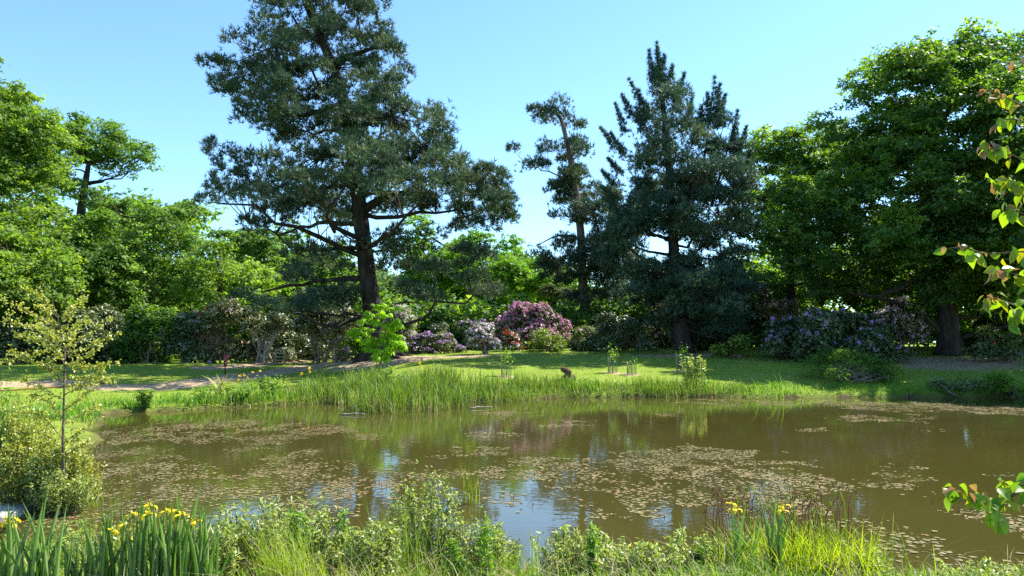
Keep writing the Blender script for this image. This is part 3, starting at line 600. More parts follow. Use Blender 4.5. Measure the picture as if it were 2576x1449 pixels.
# ------------------------------------------------------------------ shrubs
rng = np.random.default_rng(105)
FL = dict(purple='flower_purple', pink='flower_pink', palepink='flower_palepink', white='flower_white', red='flower_red')
def shrub(name, label, cat, u, v, ru, rv, y, mat, flowers=(), group=None, L=.2, W=.1, dens=1.0, stems=5, bark='shrub_bark', base=None, lobes=None, open_=False, depth=.8, sig=.2):
    """dome of leaf rosettes; u, v, ru, rv in 1024 px at distance y"""
    c = P(u, v, y); px = y / FPX; rx, rz = ru * px * 1.12, rv * px * 1.1
    zb = H1(c[0], y) - .05
    root = empty(name, (c[0], y, zb), label, cat, group)
    n = lobes or max(6, int(5 + rx * rz * 2.0)); lc = []
    while len(lc) < n:
        q = rng.uniform(-1, 1, 3)
        if not open_: q[2] = abs(q[2])
        if .12 < (q ** 2).sum() < 1: lc.append(q)
    lc = np.array(lc); lr = np.minimum(rx, rz) * (.34 + .24 * rng.random(n)); lr = np.maximum(lr, .3)
    if open_: lc = lc * np.array([rx * .75, rx * depth * .75, rz * .6]) + np.array([c[0], y, c[2]])
    else:
        ht = c[2] + rz - zb
        lc = lc * np.array([rx * .8, rx * depth * .8, ht * .8]) + np.array([c[0], y, zb + .1])
    mb = MB(); fm = {k: MB() for k, _, _ in flowers}
    for q, r_ in zip(lc, lr):
        ns = int(95 * r_ * r_ * dens) + 10
        d = randdir(ns); d[:, 2] = np.where(d[:, 2] < -.35, -d[:, 2], d[:, 2])
        s_ = q + d * r_ * (.7 + .37 * rng.random((ns, 1))); k = 9
        tint = np.clip(.5 + .2 * rng.normal() * .6 + .16 * rng.normal(size=ns), 0, 1)
        cc = np.repeat(s_, k, 0) + rng.normal(0, sig * .8, (ns * k, 3)) * np.array([1, 1, .6])
        nr = np.repeat(d * .5 + np.array([0, 0, .75]), k, 0) + rng.normal(0, .5, (ns * k, 3))
        sz = .7 + .6 * rng.random(ns * k)
        leaves(mb, cc, nr, L * 1.2 * sz, W * 1.25 * sz, np.clip(np.repeat(tint, k) + rng.normal(0, .12, ns * k), 0, 1), .1)
        for fk, frac, top in flowers:
            m_ = s_[(rng.random(ns) < frac * 1.5) & (d[:, 2] > top)]
            if len(m_) == 0: continue
            dd = norm(m_ - q); m_ = m_ + dd * .12; kk = 9
            o_ = randdir(len(m_) * kk).reshape(-1, kk, 3); fc = (m_[:, None] + o_ * .11).reshape(-1, 3)
            leaves(fm[fk], fc, o_.reshape(-1, 3) + .3 * rng.normal(size=(len(fc), 3)), .17, .15, np.clip(np.repeat(rng.random(len(m_)), kk) * .6 + .4 * rng.random(len(fc)), 0, 1), .05)
    part('foliage', mb, MAT[mat], root)
    for k in fm:
        if fm[k].n: part('blossom', fm[k], MAT[FL[k]], root)
    for s_ in range(stems):
        q = lc[rng.integers(n)]; b0 = np.array([c[0] + rng.normal(0, rx * .16), y + rng.normal(0, .25), 0]); b0[2] = H1(b0[0], b0[1]) - .08
        mb = MB(); p = curve(b0, q, (rng.normal(0, .15), rng.normal(0, .15), .1), 7, .05); tube(mb, p, np.linspace(.065 + .02 * rx * .3, .02, 7), 6, wob=.2)
        for _ in range(3):
            a = p[rng.integers(2, 5)]; tube(mb, curve(a, lc[rng.integers(n)], (0, 0, .05), 5, .05), np.linspace(.035, .012, 5), 5, cap=False)
        part('stem', mb, MAT[bark], root, True)
    return root
RH = 'rhododendron'
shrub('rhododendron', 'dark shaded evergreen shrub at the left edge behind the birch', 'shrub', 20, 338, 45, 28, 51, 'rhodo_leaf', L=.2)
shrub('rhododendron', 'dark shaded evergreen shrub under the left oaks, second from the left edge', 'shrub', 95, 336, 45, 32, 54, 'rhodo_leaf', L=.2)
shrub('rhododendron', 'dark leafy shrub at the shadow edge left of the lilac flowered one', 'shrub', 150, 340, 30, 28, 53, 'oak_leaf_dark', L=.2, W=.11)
shrub('rhododendron', 'evergreen shrub with few lilac flowers beside the earth path', RH, 186, 338, 24, 28, 53, 'rhodo_leaf', (('purple', .02, -.3),), L=.2)
shrub('rhododendron', 'umbrella shaped rhododendron with bare pale stems and red flowers behind the red sign', RH, 214, 318, 36, 19, 53.5, 'rhodo_leaf_olive', (('red', .012, -.4), ('palepink', .012, 0)), stems=9, open_=True, L=.2)
shrub('rhododendron', 'low tangled shrub around the bare stems behind the red sign', 'shrub', 235, 350, 22, 13, 54, 'rhodo_leaf_olive', (('red', .012, -.2),), L=.18)
shrub('rhododendron', 'rhododendron on pale leaning stems, right of the red flowered one', RH, 266, 326, 32, 15, 54, 'rhodo_leaf_olive', (('red', .01, -.2),), stems=9, bark='pale_bark', open_=True, L=.2)
shrub('rhododendron', 'rhododendron with white flowers and reddish bare stems left of the chestnut sapling', RH, 322, 326, 38, 19, 54, 'rhodo_leaf_olive', (('white', .05, -.4), ('pink', .01, -.5)), stems=9, open_=True, L=.2)
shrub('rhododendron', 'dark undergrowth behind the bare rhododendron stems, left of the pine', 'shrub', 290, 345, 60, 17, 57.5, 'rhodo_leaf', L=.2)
shrub('rhododendron', 'small grey-green shrub with lilac flowers left of the pine roots', RH, 336, 349, 18, 9, 52.5, 'shrub_leaf_pale', (('purple', .06, 0),), L=.14, W=.06)
shrub('rhododendron', 'sunlit olive shrub peeping above the left rhododendrons under the oak', 'shrub', 250, 299, 26, 10, 62, 'shrub_leaf_pale', L=.22)
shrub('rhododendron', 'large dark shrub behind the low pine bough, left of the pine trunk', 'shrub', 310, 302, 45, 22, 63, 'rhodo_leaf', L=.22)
shrub('rhododendron', 'yellow-green mound with a band of white flowers right of the pine trunk', RH, 405, 321, 20, 18, 60, 'shrub_leaf_lime', (('white', .5, .1),), L=.16, W=.08)
shrub('rhododendron', 'low shrub of purple flowers right behind the chestnut sapling', RH, 420, 344, 22, 10, 57, 'rhodo_leaf', (('purple', .5, .2),), L=.18)
shrub('rhododendron', 'low shrub of purple flowers left of the white flowered one', RH, 448, 344, 22, 10, 56.5, 'shrub_leaf_pale', (('purple', .3, .2),), L=.18)
shrub('rhododendron', 'round dark green shrub without flowers between white and pink mounds', 'shrub', 440, 321, 16, 14, 61, 'rhodo_leaf', L=.14, W=.06, dens=1.6)
shrub('rhododendron', 'dark shrub with purple flowers along its top, right of the round green one', RH, 471, 319, 17, 16, 62, 'rhodo_leaf', (('purple', .14, .3),), L=.18)
shrub('rhododendron', 'compact mound covered in white and blush flowers', RH, 483, 339, 19, 13, 53.5, 'rhodo_leaf', (('white', .7, -.3), ('palepink', .25, -.3)), L=.18)
shrub('rhododendron', 'big mound covered in magenta pink flowers in the centre', RH, 528, 322, 48, 19, 62, 'rhodo_leaf_olive', (('pink', .5, -.2), ('palepink', .2, 0)), L=.18, lobes=26)
shrub('rhododendron', 'small shrub with scarlet and white flowers below the magenta mound', RH, 511, 341, 13, 8, 57, 'rhodo_leaf', (('red', .2, -.2), ('white', .1, 0)), L=.16)
shrub('rhododendron', 'yellow-green leafy mound right of the scarlet flowers', 'shrub', 548, 338, 24, 12, 56.5, 'shrub_leaf_lime', (('purple', .02, 0),), L=.16, W=.09)
shrub('rhododendron', 'pale green low shrub under the slender pine', 'shrub', 578, 333, 20, 12, 58.5, 'shrub_leaf_pale', (('pink', .08, .2),), L=.15, W=.08)
shrub('rhododendron', 'long bank of light pink flowers around the slender pine trunk', RH, 590, 317, 34, 11, 71.5, 'rhodo_leaf_olive', (('palepink', .3, -.1), ('pink', .2, 0)), L=.2)
shrub('rhododendron', 'tall pale green large-leaved shrub left of the slender pine trunk', 'shrub', 552, 295, 32, 16, 74, 'shrub_leaf_pale', L=.3, W=.13, depth=.5)
shrub('rhododendron', 'tall pale green large-leaved shrub right of the slender pine trunk', 'shrub', 612, 296, 26, 14, 75, 'shrub_leaf_pale', L=.3, W=.13, depth=.5)
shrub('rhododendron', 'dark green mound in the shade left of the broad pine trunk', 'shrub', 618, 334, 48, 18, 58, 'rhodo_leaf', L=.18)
shrub('rhododendron', 'pale pink flowered rhododendron with yellowish leaves behind the broad pine', RH, 672, 308, 38, 20, 65, 'shrub_leaf_lime', (('palepink', .28, -.3),), L=.2, W=.09)
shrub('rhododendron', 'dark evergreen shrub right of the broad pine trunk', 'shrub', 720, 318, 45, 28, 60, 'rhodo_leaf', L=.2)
shrub('rhododendron', 'sunlit yellow-green bramble mound left of the purple rhododendron', 'shrub', 738, 339, 26, 13, 50, 'shrub_leaf_lime', L=.15, W=.1)
shrub('rhododendron', 'tall rhododendron with a few pink flowers under the right oak', RH, 768, 296, 26, 24, 61, 'rhodo_leaf_olive', (('palepink', .1, .1), ('pink', .05, 0)), L=.2)
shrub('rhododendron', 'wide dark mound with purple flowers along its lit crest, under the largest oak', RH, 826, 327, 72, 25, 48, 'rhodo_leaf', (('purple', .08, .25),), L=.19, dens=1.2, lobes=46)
shrub('rhododendron', 'tall rhododendron with blush white flowers beside the largest oak trunk', RH, 903, 314, 22, 28, 53, 'rhodo_leaf_olive', (('palepink', .2, -.2), ('white', .22, -.2)), L=.19)
shrub('rhododendron', 'pale leafy shrub right of the largest oak trunk', 'shrub', 992, 330, 36, 16, 52, 'shrub_leaf_pale', (('red', .004, 0),), L=.17, W=.08)
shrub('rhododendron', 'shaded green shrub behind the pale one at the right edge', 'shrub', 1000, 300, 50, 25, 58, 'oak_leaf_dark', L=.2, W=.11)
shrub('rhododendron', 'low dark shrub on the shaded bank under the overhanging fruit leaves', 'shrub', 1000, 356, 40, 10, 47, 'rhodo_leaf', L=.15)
shrub('waterside_bush', 'dark shaded bush hanging over the far bank edge below the purple rhododendron', 'bush', 848, 374, 52, 22, 39.8, 'oak_leaf_dark', L=.15, W=.04, dens=1.3, stems=7)
shrub('waterside_bush', 'low leafy plants trailing over the far bank at right', 'bush', 955, 390, 34, 6, 37.8, 'shrub_leaf_pale', L=.12, W=.07, stems=3, dens=1.5)
shrub('waterside_bush', 'spiky green bush on the far bank at the right edge', 'bush', 1010, 381, 22, 14, 37.6, 'herb_leaf', L=.25, W=.04, stems=4)

# ------------------------------------------------------------------ chestnut sapling: every palmate leaf a part
rng = np.random.default_rng(106)
def leaflet_mesh(name, mat, n=6, L=.2, W=.075, droop=.5):
    mb = MB()
    for a in np.linspace(-2.1, 2.1, n):
        d = np.array([math.cos(a), math.sin(a), 0]); s = np.array([-math.sin(a), math.cos(a), 0]); ll = L * (1 - .12 * abs(a))
        z = lambda t: np.array([0, 0, -droop * L * t * t])
        v = [d * .01, d * ll * .6 + s * W / 2 + z(.6), d * ll + z(1.1), d * ll * .6 - s * W / 2 + z(.6), d * ll * .6 + z(.45)]
        mb.add(v, [[0, 1, 4], [0, 4, 3], [1, 2, 4], [4, 2, 3]], rng.random())
    return mb.mesh(name, mat)
x0, y0, z0 = ground_hit(379, 361.5); y0 = 45.5; x0 = P(379, 350, y0)[0]; z0 = H1(x0, y0)
ch = empty('chestnut_sapling', (x0, y0, z0), 'bright lime green horse chestnut sapling in front of the huge pine trunk', 'sapling')
mb = MB(); tip = P(386, 306, y0); st = curve((x0, y0, z0 - .05), tip, (.1, 0, 0), 8, .03); tube(mb, st, np.linspace(.05, .015, 8), 6); part('stem', mb, MAT['twig_bark'], ch, True)
lms = [leaflet_mesh('chestnut_leaf', MAT['chestnut_leaf'], 7, .30, .13, d) for d in (.45, .7, .9)]
twc = [(378, 305), (391, 306), (370, 312), (384, 313), (366, 318), (377, 321), (389, 326), (397, 322), (358, 329), (353, 331), (366, 331), (384, 333), (393, 335), (376, 339), (400, 342), (388, 342), (368, 341), (362, 339), (395, 346), (384, 349), (404, 345), (375, 350), (378, 356), (384, 357), (372, 347)]
for j, (u, v) in enumerate(twc):
    q = P(u, v, y0 + rng.normal(0, .6)); k = int(np.argmin(np.abs(st[:, 2] - (q[2] - .25)))); mb = MB()
    tube(mb, curve(st[k], q, (0, 0, .05), 5), np.linspace(.018, .007, 5), 4); part('twig', mb, MAT['twig_bark'], ch, True)
    for _ in range(8):
        e = q + rng.normal(0, .16, 3) * np.array([1.1, 1, .7]); rot = Matrix.Rotation(rng.random() * 6.28, 3, 'Z') @ Matrix.Rotation(rng.normal(0, .35), 3, 'X')
        inst('leaf', lms[rng.integers(3)], ch, e, rot, .75 + .5 * rng.random())

# ------------------------------------------------------------------ guarded saplings on the lawn
for j, ((u, v, top), lab) in enumerate(zip(sap_px, ('leftmost staked sapling in a green mesh guard on the lawn', 'staked leafy sapling in a mesh guard, second from the left on the lawn', 'bare short stake with mesh guard, third from the left on the lawn', 'staked leafy sapling in a mesh guard nearest the broad pine trunk'))):
    gx0, gy0, gz0 = ground_hit(u, v); rt = empty('guarded_sapling', (gx0, gy0, gz0), lab, 'sapling', 'guarded saplings on the lawn')
    h = (v - top) * gy0 / FPX; mb = MB()
    tube(mb, curve((gx0, gy0, gz0 - .02), (gx0 + .05, gy0, gz0 + h * .8), (0, 0, 0), 6, .02), np.linspace(.02, .008, 6), 5); part('stem', mb, MAT['twig_bark'], rt, True)
    mb = MB(); box(mb, (gx0 - .22, gy0, gz0 + h * .33), (.06, .06, h * .72)); part('stake', mb, MAT['stake_wood'], rt)
    mb = MB(); gr, gh = .22, .62
    for k in range(14):
        a = k / 14 * 6.283; x, y_ = gx0 + .05 + gr * math.cos(a), gy0 + gr * math.sin(a)
        tube(mb, [(x, y_, gz0), (x, y_, gz0 + gh)], [.006, .006], 3, cap=False)
    for k in range(9):
        aa = np.linspace(0, 6.283, 15); tube(mb, np.stack([gx0 + .05 + gr * np.cos(aa), gy0 + gr * np.sin(aa), 0 * aa + gz0 + gh * (k + .5) / 9], -1), np.full(15, .006), 3, cap=False)
    part('mesh_guard', mb, MAT['guard_green'], rt)
    mb = MB(); n = 16 if j == 2 else 110; c = np.array([gx0 + .05, gy0, gz0 + h * .72]) + rng.normal(0, 1, (n, 3)) * np.array([.16, .16, h * .16])
    leaves(mb, c, rng.normal(0, .5, (n, 3)) + [0, 0, .8], .13, .08, rng.random(n)); part('leaves', mb, MAT['herb_leaf'], rt)

# ------------------------------------------------------------------ sign, gate, stump, timber edging, slab, drift logs
sx, sy, sz = ground_hit(225, 374); rt = empty('sign_post', (sx, sy, sz), 'narrow red sign panel on a thin black post beside the earth path', 'sign')
h = (374 - 354) * sy / FPX; mb = MB(); box(mb, (sx, sy, sz + h * .48), (.05, .05, h * .98)); part('post', mb, MAT['post_black'], rt)
mb = MB(); pw, ph = .2, h * .64; rot = np.array(Matrix.Rotation(.15, 3, 'Z')); pc = np.array([sx + .03, sy - .05, sz + h - ph / 2]); box(mb, pc, (pw, .025, ph), rot=rot); pn = part('panel', mb, MAT['sign_red'], rt)
mb = MB()
for k in range(4): box(mb, pc + rot @ np.array([.035, -.015, -ph * .16 - k * .055]), (.08 - .012 * (k % 2), .004, .014), rot=rot)
part('lettering', mb, MAT['white_paint'], rt, parent=pn)
gx0, gy0, _ = ground_hit(280, 360); gy0 = 52.6; gx0 = P(280, 350, gy0)[0]; gz0 = H1(gx0, gy0)
rt = empty('wooden_gate', (gx0, gy0, gz0), 'small pale wooden lattice gate among the rhododendron stems', 'gate')
for dx in (-.3, .3): mb = MB(); box(mb, (gx0 + dx, gy0, gz0 + .5), (.07, .07, 1.04)); part('post', mb, MAT['pale_wood'], rt)
for k in range(4): mb = MB(); box(mb, (gx0, gy0 - .05, gz0 + .25 + .23 * k), (.62, .03, .06)); part('rail', mb, MAT['pale_wood'], rt)
sx, sy, sz = ground_hit(568, 380); rt = empty('dead_stump', (sx, sy, sz), 'broken brown root stump leaning up at the far water edge', 'stump')
mb = MB(); tube(mb, curve((sx + .15, sy, sz - .1), P(561, 368, sy), (.05, 0, .12), 7, .03), [.3, .27, .22, .19, .17, .12, .05], 9, wob=.4); part('trunk', mb, MAT['dead_root'], rt, True)
mb = MB(); tube(mb, curve((sx, sy, sz + .2), P(572, 372, sy - .1), (0, 0, .1), 5, .03), [.17, .14, .1, .08, .03], 7, wob=.4); part('branch', mb, MAT['dead_root'], rt, True)
mb = MB(); a, b_ = ground_hit(-40, 393.5), ground_hit(118, 383); p = np.stack([np.linspace(a[k], b_[k], 30) for k in range(3)], -1); p[:, 2] = height(p[:, 0], p[:, 1]) + .05
tube(mb, p, np.full(30, .03), 4); e_ = part('timber_edging', mb, MAT['red_timber'], None); tag(e_, 'thin reddish timber edging along the earth path at left', 'edging')
sx, sy, sz = -7.85, 12.35, -.02
mb = MB(); th = np.linspace(0, 6.283, 14, endpoint=False); rr = 1 + .18 * rng.normal(size=14)
top_ = np.stack([sx + .5 * rr * np.cos(th), sy + .38 * rr * np.sin(th), sz + .1 + .02 * rng.normal(size=14)], -1); bot = top_.copy(); bot[:, 2] = -.15; bot[:, :2] = sx, 0
bot = np.stack([sx + .6 * rr * np.cos(th), sy + .46 * rr * np.sin(th), 0 * th - .15], -1)
v = np.concatenate([top_, bot, [[sx, sy, sz + .13]]]); f = [[k, (k + 1) % 14, 28] for k in range(14)] + [[14 + k, 14 + (k + 1) % 14, (k + 1) % 14] for k in range(14)] + [[14 + k, (k + 1) % 14, k] for k in range(14)]
mb.add(v, f); e_ = part('stone_slab', mb, MAT['stone'], None); tag(e_, 'flat grey stone slab at the water edge below the birch sapling', 'stone')
for (u0, v0, u1, v1, r_, lab) in ((341, 415, 366, 415.5, .035, 'thin pale driftwood branch floating by the left reeds'), (199, 407, 216, 404, .05, 'bleached branch lying at the far left water edge'), (470, 409, 492, 408, .03, 'short pale stick floating in front of the central reeds')):
    a, b_ = onwater(u0, v0), onwater(u1, v1); mb = MB(); p = curve((*a, .03), (*b_, .04), (0, .05, .03), 7, .02); tube(mb, p, np.linspace(r_, r_ * .4, 7), 6, wob=.3)
    e_ = part('driftwood', mb, MAT['pale_bark'], None, True); tag(e_, lab, 'driftwood')

# ------------------------------------------------------------------ lily pads and pondweed
rng = np.random.default_rng(107)
def V2(l): return [(u * K, v * K) for u, v in l]
pads = [  # polygon (2576 px), density
    (V2([(240, 1085), (420, 1055), (640, 1050), (860, 1075), (1010, 1110), (1000, 1160), (900, 1190), (600, 1180), (420, 1160), (240, 1150)]), .42),
    (V2([(190, 1150), (420, 1160), (600, 1185), (900, 1170), (990, 1180), (990, 1235), (800, 1262), (520, 1265), (250, 1270), (190, 1230)]), .62),
    (V2([(0, 1285), (250, 1255), (500, 1255), (480, 1300), (200, 1330), (0, 1330)]), .4),
    (V2([(250, 1075), (420, 1085), (400, 1130), (230, 1140)]), .5),
    (V2([(1290, 1165), (1340, 1145), (1520, 1140), (1540, 1165), (1330, 1172)]), .8), (V2([(1520, 1150), (1640, 1135), (1870, 1130), (1860, 1160), (1560, 1172)]), .8),
    (V2([(1170, 1195), (1280, 1165), (1520, 1165), (1900, 1160), (2060, 1150), (2060, 1175), (1900, 1180), (2080, 1205), (2160, 1235), (2040, 1285), (1900, 1300), (1660, 1280), (1540, 1250), (1420, 1235), (1300, 1230)]), .85),
    (V2([(1155, 1088), (1200, 1080), (1290, 1078), (1290, 1086), (1200, 1094)]), .8), (V2([(1360, 1068), (1410, 1058), (1490, 1056), (1480, 1066), (1400, 1076)]), .8),
    (V2([(1060, 1150), (1180, 1135), (1265, 1135), (1260, 1148), (1100, 1160)]), .7), (V2([(1030, 1165), (1150, 1160), (1160, 1172), (1040, 1180)]), .5),
    (V2([(900, 1112), (1040, 1100), (1060, 1112), (940, 1135)]), .5), (V2([(1190, 1040), (1360, 1025), (1365, 1035), (1210, 1052)]), .55),
    (V2([(2080, 1050), (2200, 1040), (2360, 1042), (2340, 1058), (2150, 1060)]), .6), (V2([(1900, 1008), (2100, 1012), (2576, 1018), (2700, 1030), (2700, 1045), (2350, 1034), (2100, 1024), (1950, 1020)]), .75),
    (V2([(2000, 1075), (2120, 1062), (2140, 1070), (2020, 1082)]), .35), (V2([(2340, 1085), (2420, 1080), (2420, 1088)]), .4), (V2([(2430, 1185), (2520, 1180), (2520, 1192), (2440, 1194)]), .3),
    (V2([(2150, 1212), (2210, 1182), (2290, 1180), (2360, 1215), (2300, 1222)]), .85), (V2([(2200, 1235), (2380, 1240), (2576, 1275), (2700, 1290), (2700, 1330), (2400, 1300), (2250, 1260)]), .5),
    (V2([(1480, 1270), (1700, 1290), (2000, 1300), (2300, 1290), (2700, 1330), (2700, 1460), (2300, 1440), (1900, 1440), (1560, 1400), (1440, 1330)]), .26),
    (V2([(940, 1180), (1010, 1180), (1180, 1200), (1340, 1240), (1300, 1290), (1150, 1260), (960, 1260)]), .4), (V2([(1340, 1240), (1480, 1260), (1450, 1340), (1260, 1310)]), .07),
    (V2([(560, 1255), (900, 1262), (930, 1300), (700, 1330), (500, 1310)]), .2), (V2([(1500, 1010), (1900, 1005), (1950, 1020), (1600, 1014)]), .6), (V2([(1640, 1040), (1760, 1030), (1770, 1036), (1660, 1046)]), .3), (V2([(2230, 1300), (2500, 1320), (2500, 1400), (2250, 1380)]), .2)]
N_ = 800000
px_ = rng.uniform(-20, 30, N_); py_ = 8.6 + 29.5 * rng.random(N_) ** 1.0
u_, v_ = pix(np.stack([px_, py_, 0 * px_], -1))
ok = (u_ > -30) & (u_ < 1080); px_, py_, u_, v_ = px_[ok], py_[ok], u_[ok], v_[ok]
wob_u = (fbm(px_ * .9, py_ * .9 + 40) - .5) * 60; wob_v = (fbm(px_ * .9 + 80, py_ * .9) - .5) * (v_ - 380) * .32
den = np.zeros(len(px_))
for pl, d in pads:
    den = np.maximum(den, d * inpoly(u_ + wob_u, v_ + wob_v, pl))
patch = np.clip((fbm(px_ * .8 + 11, py_ * .55) - .40) * 7, 0.0, 1)
fine = np.clip((fbm(px_ * 2.6 + 31, py_ * 2.0) - .36) * 7, .08, 1); den = den * fine
den = np.where(den > .6 * fine, den * (.35 + .65 * patch), den * patch)
keep = rng.random(len(px_)) < den
px_, py_ = px_[keep], py_[keep]; ok = inpoly(px_, py_, pond); px_, py_ = px_[ok], py_[ok]; ok = segdist(px_, py_, pond) > .06; px_, py_ = px_[ok], py_[ok]
dist = py_.copy()
order = np.argsort(py_); px_, py_ = px_[order], py_[order]
# thin out overlaps on a fine hash grid
cell = np.round(px_ / .054).astype(int) * 100003 + np.round(py_ / .054).astype(int); _, first = np.unique(cell, return_index=True); first = np.sort(first); px_, py_ = px_[first], py_[first]
n = len(px_); print('pads', n)
def pad_geo(n, x, y_, mb, seg=6):
    L = .02 + .032 * rng.random(n) ** 1.4; W = L * (.5 + .35 * rng.random(n)); a = rng.random(n) * 6.283
    tx, ty = rng.normal(0, .04, n), rng.normal(0, .04, n); lift = rng.random(n) < .03; tx = tx + lift * rng.normal(0, .3, n); ty = ty + lift * rng.normal(0, .3, n)
    th = np.linspace(0, 6.283, seg, endpoint=False)
    lx = L[:, None] * np.cos(th)[None]; ly = W[:, None] * np.sin(th)[None]
    X_ = lx * np.cos(a)[:, None] - ly * np.sin(a)[:, None]; Y_ = lx * np.sin(a)[:, None] + ly * np.cos(a)[:, None]
    Z_ = np.abs(X_ * tx[:, None] + Y_ * ty[:, None]) + .004 + .004 * rng.random(n)[:, None]
    v = np.stack([X_ + x[:, None], Y_ + y_[:, None], Z_], -1)
    f = np.array([[0, k, k + 1] for k in range(1, seg - 1)]); ff = (np.arange(n)[:, None, None] * seg + f[None]).reshape(-1, 3)
    r = np.clip(.45 + .22 * rng.normal(size=n) + (fbm(x * .5, y_ * .5) - .5) * .6, 0, 1)
    mb.add(v.reshape(-1, 3), ff, np.repeat(r, seg - 2))
uu, vv = pix(np.stack([px_, py_, 0 * px_], -1)); vis = np.nonzero((uu > 2) & (uu < 1022) & (vv < 572) & ((vv < 500) | (uu > 560)))[0][:300]
mask = np.ones(n, bool); mask[vis] = False
mb = MB(); pad_geo(mask.sum(), px_[mask], py_[mask], mb); e_ = part('pondweed_leaves', mb, MAT['pad'], None, kind='stuff'); tag(e_, 'mats of small olive and tan floating leaves across the pond', 'floating leaves')
pm = []
for k in range(8):
    mb = MB(); pad_geo(1, np.zeros(1), np.zeros(1), mb, 10); pm.append(mb.mesh('floating_leaf', MAT['pad']))
for k in vis:
    o = bpy.data.objects.new('floating_leaf', pm[rng.integers(8)]); C.objects.link(o); o.location = (px_[k], py_[k], .002); o.rotation_euler = (0, 0, rng.random() * 6.28); s = .9 + .35 * rng.random(); o.scale = (s, s, s)
    tag(o, 'small oval olive-tan leaf floating alone on the near water', 'floating leaf', 'floating leaves nearest the camera')
# reddish dead stalks standing among the pads
mb = MB(); c_ = rng.choice(n, 2600); bx_ = px_[c_] + rng.normal(0, .15, 2600); by_ = py_[c_] + rng.normal(0, .15, 2600); ok = inpoly(bx_, by_, pond); bx_, by_ = bx_[ok], by_[ok]
blades(mb, np.stack([bx_, by_, 0 * bx_ - .02], -1), .05 + .1 * rng.random(len(bx_)), .012, .25 * rng.random(len(bx_)), rng.random(len(bx_)) * 6.28, rng.random(len(bx_)), 2)
e_ = part('weed_stalks', mb, MAT['pad_stem'], None, kind='stuff'); tag(e_, 'short reddish stalks of water weed standing among the floating leaves', 'water weed')

# ------------------------------------------------------------------ far bank reeds and grass
rng = np.random.default_rng(108)
def scatter(n, x0, x1, y0, y1, f):
    x = rng.uniform(x0, x1, n); y_ = rng.uniform(y0, y1, n); k = rng.random(n) < f(x, y_); return x[k], y_[k]
def sd(x, y_): return np.where(inpoly(x, y_, pond), -1, 1) * segdist(x, y_, pond)
def reed_den(x, y_):
    s = sd(x, y_); u, v = pix(np.stack([x, y_, 0 * x], -1))
    wl = np.interp(u, [170, 230, 300, 340, 480, 560, 700, 740, 760], [0, .3, .5, 1.0, 1.0, .7, .8, .3, 0]); dp = np.interp(u, [150, 330, 360, 440, 500, 560, 760], [.5, .8, 2.2, 2.2, 1.0, .5, .4])
    up = np.interp(u, [150, 330, 420, 480, 560, 760], [1.5, 3.5, 3.5, 3, 2.2, 1.6])
    return wl * np.clip((s + dp) / .4, 0, 1) * np.clip((up - s) / 1.2, 0, 1) * np.clip((fbm(x * .6, y_ * .6 + 20) - .25) * 3, .08, 1)
x, y_ = scatter(90000, -18, 13, 27, 44, reed_den); n = len(x); print('reeds', n)
z = np.maximum(height(x, y_), -.05); u, v = pix(np.stack([x, y_, 0 * x], -1))
hh = np.interp(u, [170, 300, 360, 440, 520, 640, 700, 760], [.4, .65, 1.0, 1.0, .55, .5, .85, .5]) * (.5 + .7 * rng.random(n)) * (.25 + 1.45 * fbm(x * .8 + 3, y_ * .8))
mb = MB(); blades(mb, np.stack([x, y_, z - .02], -1), hh, .03, .15 + .45 * rng.random(n) ** 2, rng.random(n) * 6.28, np.clip(.42 + .2 * rng.normal(size=n), 0, .85), 3)
e_ = part('reeds', mb, MAT['reed_blade'], None, kind='stuff'); tag(e_, 'green reeds and rushes along the far water edge', 'reeds')
k = rng.random(n) < .22; m_ = k.sum(); mb = MB(); blades(mb, np.stack([x[k], y_[k] - .1, np.maximum(height(x[k], y_[k] - .1), -.03)], -1), hh[k] * .5, .03, .2 + .4 * rng.random(m_), rng.random(m_) * 6.28, rng.random(m_), 3)
e_ = part('dead_reeds', mb, MAT['straw'], None, kind='stuff'); tag(e_, 'dry straw coloured dead reed stems at the far water edge', 'dead reeds')
def bank_den(x, y_):
    s = sd(x, y_); return np.clip(s / .15, 0, 1) * np.clip((2.6 - s) / 1.5, 0, 1) * np.where(y_ > 16, 1, 0) * np.clip(fbm(x * .7 + 30, y_ * .7) * 2 - .3, .1, 1)
x, y_ = scatter(150000, -24, 30, 24, 44, bank_den); n = len(x); z = height(x, y_)
hh = (.10 + .28 * fbm(x * .6, y_ * .6) ** 2 * 2) * (.5 + rng.random(n)); mb = MB(); blades(mb, np.stack([x, y_, z - .01], -1), hh, .03, .3 + .6 * rng.random(n), rng.random(n) * 6.28, np.clip(.45 + .25 * rng.normal(size=n), 0, 1), 2)
e_ = part('bank_grass', mb, MAT['bank_blade'], None, kind='stuff'); tag(e_, 'rank bright green grass fringing the far bank', 'grass')
def lawn_den(x, y_):
    s = sd(x, y_); u, v = pix(np.stack([x, y_, height(x, y_)], -1)); return ((u > -20) & (u < 1050) & (s > .3)) * np.clip(1.1 - 1.6 * dirtmap(x, y_), 0, 1) * np.clip(.3 + fbm(x * 1.2, y_ * 1.2), 0, 1)
x, y_ = scatter(150000, -38, 40, 26, 62, lawn_den); n = len(x); z = height(x, y_)
mb = MB(); blades(mb, np.stack([x, y_, z - .01], -1), .05 + .07 * rng.random(n), .035, .3 + .6 * rng.random(n), rng.random(n) * 6.28, np.clip(.5 + .25 * rng.normal(size=n) + (fbm(x * .4, y_ * .4) - .5), 0, 1), 1)
e_ = part('lawn_grass', mb, MAT['grass_blade'], None, kind='stuff'); tag(e_, 'mown lawn grass between the pond and the trees', 'grass')
